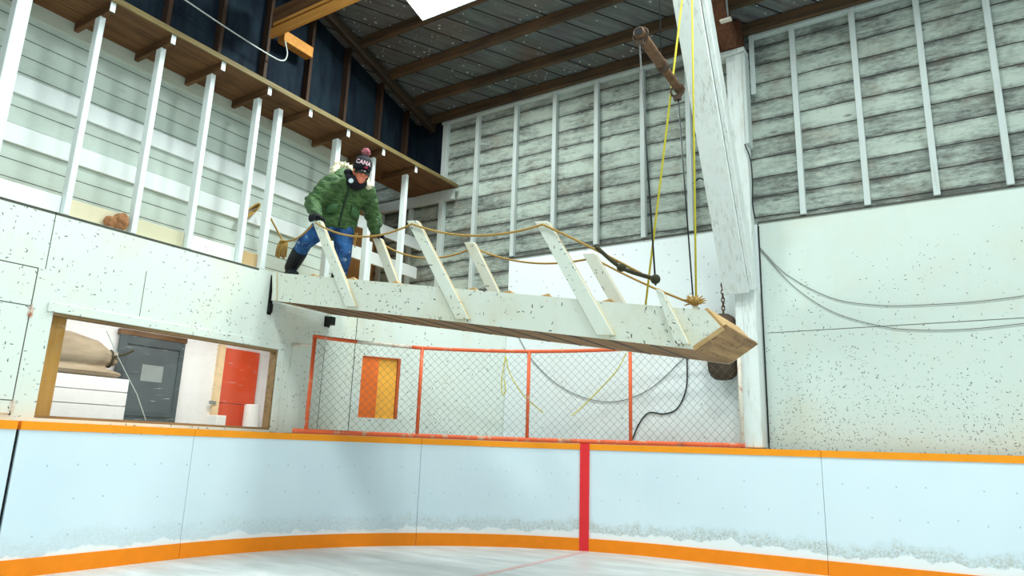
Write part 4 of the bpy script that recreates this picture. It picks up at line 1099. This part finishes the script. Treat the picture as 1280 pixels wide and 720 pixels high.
for a0 in (0.85, -0.35):
    b = B()
    for i in range(7):
        pass
    rows = [[on_torso(tt, a0 + 0.6 * (i / 6 - 0.5), 0.022) for i in range(7)] for tt in (0.18, 0.27, 0.31)]
    vs = [[b.verts.new(p) for p in r] for r in rows]
    for r in range(2):
        for i in range(6): b.faces.new((vs[r][i], vs[r][i + 1], vs[r + 1][i + 1], vs[r + 1][i]))
    o = finish('pocket_flap', b, plain('green_pocket_flap', (62, 104, 62), 0.5), pr, smooth=True); m_ = o.modifiers.new('s', 'SOLIDIFY'); m_.thickness = 0.012; m_.offset = 0
# collar and lowered hood with fur
b = B()
ellip(b, V((-5.20, 4.875, 3.705)), (0.105, 0.115, 0.075))
tube(b, [V((-5.215, 4.885, 3.735)) + HR @ V((0.085 * math.cos(a), 0.095 * math.sin(a), 0)) for a in [i * PI / 10 for i in range(21)]], 0.042, 10)
tube(b, [V((-5.195, 4.88, 3.775)) + HR @ V((0.08 * math.cos(a) - 0.015, 0.098 * math.sin(a), 0.02)) for a in [0.9 + i * (2 * PI - 1.8) / 16 for i in range(17)]], 0.036, 10)
remeshed('collar', b, M['black_cloth'], pr, 0.010, 2)
b = B()
hood = [V((-5.19, 5.06, 3.72)), V((-5.29, 5.10, 3.81)), V((-5.39, 5.03, 3.91)), V((-5.43, 4.92, 3.95)), V((-5.41, 4.80, 3.90)), V((-5.37, 4.74, 3.80))]
tube(b, spline([V((-5.25, 5.05, 3.70)), V((-5.33, 5.0, 3.79)), V((-5.36, 4.9, 3.82)), V((-5.34, 4.8, 3.79)), V((-5.29, 4.74, 3.70))], 5), 0.075, 12)
remeshed('hood', b, M['parka'], pr, 0.012, 2)
b = B(); rnd = random.Random(3)
for p in spline(hood, 7):
    for q in range(7):
        d = V((rnd.gauss(0, 1), rnd.gauss(0, 1), rnd.gauss(0, 1))).normalized()
        tube(b, [p + d * 0.012, p + d * rnd.uniform(0.05, 0.072)], [0.020, 0.005], 5)
    ellip(b, p, (0.045, 0.045, 0.045), seg=10, rings=6)
o = finish('fur_trim', b, M['fur'], pr, smooth=True); o['label'] = 'cream fur hood trim'
# jeans
b = B()
loft(b, [((-5.48, 4.92, 3.36), (0.02, 0.165, 0), (0.12, 0, 0.03)), ((-5.49, 4.92, 3.26), (0.02, 0.18, 0), (0.13, 0, 0.03)), ((-5.49, 4.92, 3.19), (0.02, 0.15, 0), (0.11, 0, 0.02))], 20)
limb(b, [hiR, hiR.lerp(knR, 0.5), knR, knR.lerp(anR, 0.5), knR.lerp(anR, 0.86)], [0.112, 0.100, 0.082, 0.074, 0.066], 16)
limb(b, [hiL, hiL.lerp(knL, 0.5), knL, knL.lerp(anL, 0.5), knL.lerp(anL, 0.9)], [0.112, 0.102, 0.084, 0.076, 0.068], 16)
remeshed('jeans', b, M['jeans'], pr, 0.012, 3)
# boots
def boot(an, kn, toe, heel, nm='boot'):
    b = B(); d = (toe - heel).normalized()
    limb(b, [an.lerp(kn, 0.62), an.lerp(kn, 0.3), an], [0.084, 0.080, 0.070], 14)
    loft(b, [(heel + V((0, 0, 0.04)), d.cross(V((0, 0, 1))) * 0.040, V((0, 0, 0.040))), (heel.lerp(toe, 0.35) + V((0, 0, 0.05)), d.cross(V((0, 0, 1))) * 0.046, V((0, 0, 0.052))), (heel.lerp(toe, 0.72) + V((0, 0, 0.038)), d.cross(V((0, 0, 1))) * 0.052, V((0, 0, 0.038))), (toe + V((0, 0, 0.026)), d.cross(V((0, 0, 1))) * 0.036, V((0, 0, 0.024)))], 16, 2.6)
    return remeshed(nm, b, M['navy_boot'], pr, 0.009, 2)
boot(anR, knR, V((-5.83, 4.75, 2.725)), V((-6.05, 4.81, 2.735)))
zf = lambda x: zb(x) + 0.03
boot(anL, knL, V((-5.40, 5.02, zf(-5.40))), V((-5.63, 5.06, zf(-5.63))))
# gloves: palm, four fingers over the stake top and a thumb closing from the other side
def glove(hand, wrist, sgn, stake_top):
    b = B(); fw = (hand - wrist).normalized()
    across = V((1, 0, -0.12)).normalized()
    dn = V((0, 0, -1))
    c = stake_top + V((0, 0.005 * sgn, 0.03))
    limb(b, [wrist, wrist.lerp(c, 0.6)], [0.050, 0.042], 14)
    ellip(b, c + V((-0.005, -0.012 * sgn, 0.012)), (0.050, 0.044, 0.028))
    for i, (ln, o_) in enumerate(((0.90, -0.034), (1.0, -0.012), (0.95, 0.011), (0.78, 0.033))):
        k0 = c + across * o_ + V((0, 0.030 * sgn, 0.018)); k1 = k0 + V((0.006, 0.036 * sgn, -0.014)) * ln
        k2 = k1 + V((0, 0.006 * sgn, -0.034)) * ln; k3 = k2 + V((0, -0.012 * sgn, -0.026)) * ln
        limb(b, [k0, k1, k2, k3], [0.0125, 0.0118, 0.0108, 0.0095], 10)
    t0 = c + across * 0.036 + V((0, -0.018 * sgn, 0.004)); t1 = t0 + V((0.028, -0.024 * sgn, -0.014)); t2 = t1 + V((0.006, -0.004 * sgn, -0.036))
    limb(b, [t0, t1, t2], [0.0155, 0.0135, 0.0115], 10)
    return remeshed('glove', b, M['black_cloth'], pr, 0.005, 2)
glove(haR, elR.lerp(haR, 0.74), -1, V((-5.27, 4.478, 3.172)))
glove(haL, elL.lerp(haL, 0.74), 1, V((-5.275, 5.342, 3.232)))
# hat with pom-pom, text band and red mark; sunglasses
b = B()
loft(b, [(hp(-0.012, 0, 0.028), HR @ V((0.108, 0, 0.0)), HR @ V((0, 0.092, 0))), (hp(-0.010, 0, 0.075), HR @ V((0.113, 0, 0)), HR @ V((0, 0.096, 0))), (hp(-0.012, 0, 0.125), HR @ V((0.104, 0, 0)), HR @ V((0, 0.090, 0))), (hp(-0.018, 0, 0.165), HR @ V((0.084, 0, 0)), HR @ V((0, 0.074, 0))), (hp(-0.022, 0, 0.192), HR @ V((0.05, 0, 0)), HR @ V((0, 0.046, 0))), (hp(-0.024, 0, 0.202), HR @ V((0.018, 0, 0)), HR @ V((0, 0.018, 0)))], 28)
hat = finish('beanie', b, M['black_cloth'], pr, smooth=True)
b = B(); rnd = random.Random(5); pc = hp(-0.026, 0, 0.232)
ellip(b, pc, (0.036, 0.036, 0.034))
for i in range(150):
    d = V((rnd.gauss(0, 1), rnd.gauss(0, 1), rnd.gauss(0, 1))).normalized(); tube(b, [pc + d * 0.025, pc + d * rnd.uniform(0.042, 0.052)], [0.007, 0.004], 4)
o = finish('pompom', b, M['pom'], hat, smooth=True); o['label'] = 'pink and grey yarn pom-pom'
def band_pt(a, z, out=0.0):
    t = (z - 0.075) / 0.05; rx = 0.113 - 0.009 * max(0, t); ry = 0.096 - 0.006 * max(0, t)
    return hp(-0.011 + (rx + out) * math.cos(a), (ry + out) * math.sin(a), z)
cu = bpy.data.curves.new('hat_text', 'FONT'); cu.body = 'CANA'; cu.size = 0.062; cu.align_x = 'CENTER'; cu.align_y = 'CENTER'; cu.space_character = 1.1; cu.offset = 0.002; cu.extrude = 0.0
to = bpy.data.objects.new('hat_text', cu); COL.objects.link(to)
me = bpy.data.meshes.new_from_object(to.evaluated_get(bpy.context.evaluated_depsgraph_get())); bpy.data.objects.remove(to)
b = B(); b.from_mesh(me)
for v in b.verts:
    x, y = v.co.x, v.co.y
    v.co = band_pt(-0.30 + x / 0.104, 0.108 + y, 0.004)
o = finish('lettering', b, M['pink'], hat); o['label'] = 'pale pink knit letters'
b = B(); ellip(b, band_pt(0.1, 0.060, 0.002), (0.020, 0.020, 0.009), seg=12, rings=8); finish('emblem', b, plain('red_thread', (176, 44, 66), 0.8), hat, smooth=True)
b = B(); n = 16
vs0, vs1 = [], []
for i in range(n + 1):
    a = -1.15 + 2.3 * i / n; dz = 0.012 * math.cos(a * 2.2) * 0.4; hgt = 0.017 + 0.006 * math.cos(2.7 * a) ** 2 - (0.010 if abs(a) < 0.10 else 0)
    for lst, zz in ((vs0, 0.022 - hgt), (vs1, 0.026 + hgt * 0.7)):
        lst.append(b.verts.new(hp(0.122 * math.cos(a), 0.092 * math.sin(a), zz + dz - 0.014)))
for i in range(n): b.faces.new((vs0[i], vs0[i + 1], vs1[i + 1], vs1[i]))
o = finish('sunglasses', b, M['lens'], pr, smooth=True); m_ = o.modifiers.new('s', 'SOLIDIFY'); m_.thickness = 0.006; m_.offset = 1
o['label'] = 'dark wraparound sunglasses'
b = B(); p0 = on_torso(1.0, 0.7, 0.012); d = V((0.5, -0.85, 0.1)).normalized(); p0 = V((-5.14, 4.765, 3.675))
tube(b, [p0, p0 + d * 0.012], 0.026, 16); finish('badge', b, M['badge'], pr)

# ------------------------------------------------------------------ light, world, camera
w = bpy.data.worlds.new('hall_ambient'); SC.world = w; w.use_nodes = True
bg = w.node_tree.nodes['Background']; bg.inputs[0].default_value = (0.80, 0.93, 0.95, 1); bg.inputs[1].default_value = 0.62

cam = bpy.data.cameras.new('camera'); co = bpy.data.objects.new('camera', cam); COL.objects.link(co)
cam.sensor_width = 36.0; cam.lens = 866.907 / 1280 * 36.0; cam.clip_start = 0.05
R = Matrix(((0.8420921271319556, 0.5383447585886268, 0.03264613794205641), (0.09586458855927475, -0.20897095900637538, 0.9732117544256835), (0.5307455417455145, -0.8164043478522814, -0.2275809981636241))).transposed()
mw = R.to_4x4(); mw.translation = (0, 0, 1.0); co.matrix_world = mw
SC.camera = co
SC.view_settings.view_transform = 'Standard'; SC.view_settings.look = 'None'
SC.view_settings.exposure = 0.0; SC.view_settings.gamma = 1.0; SC.view_settings.use_curve_mapping = False
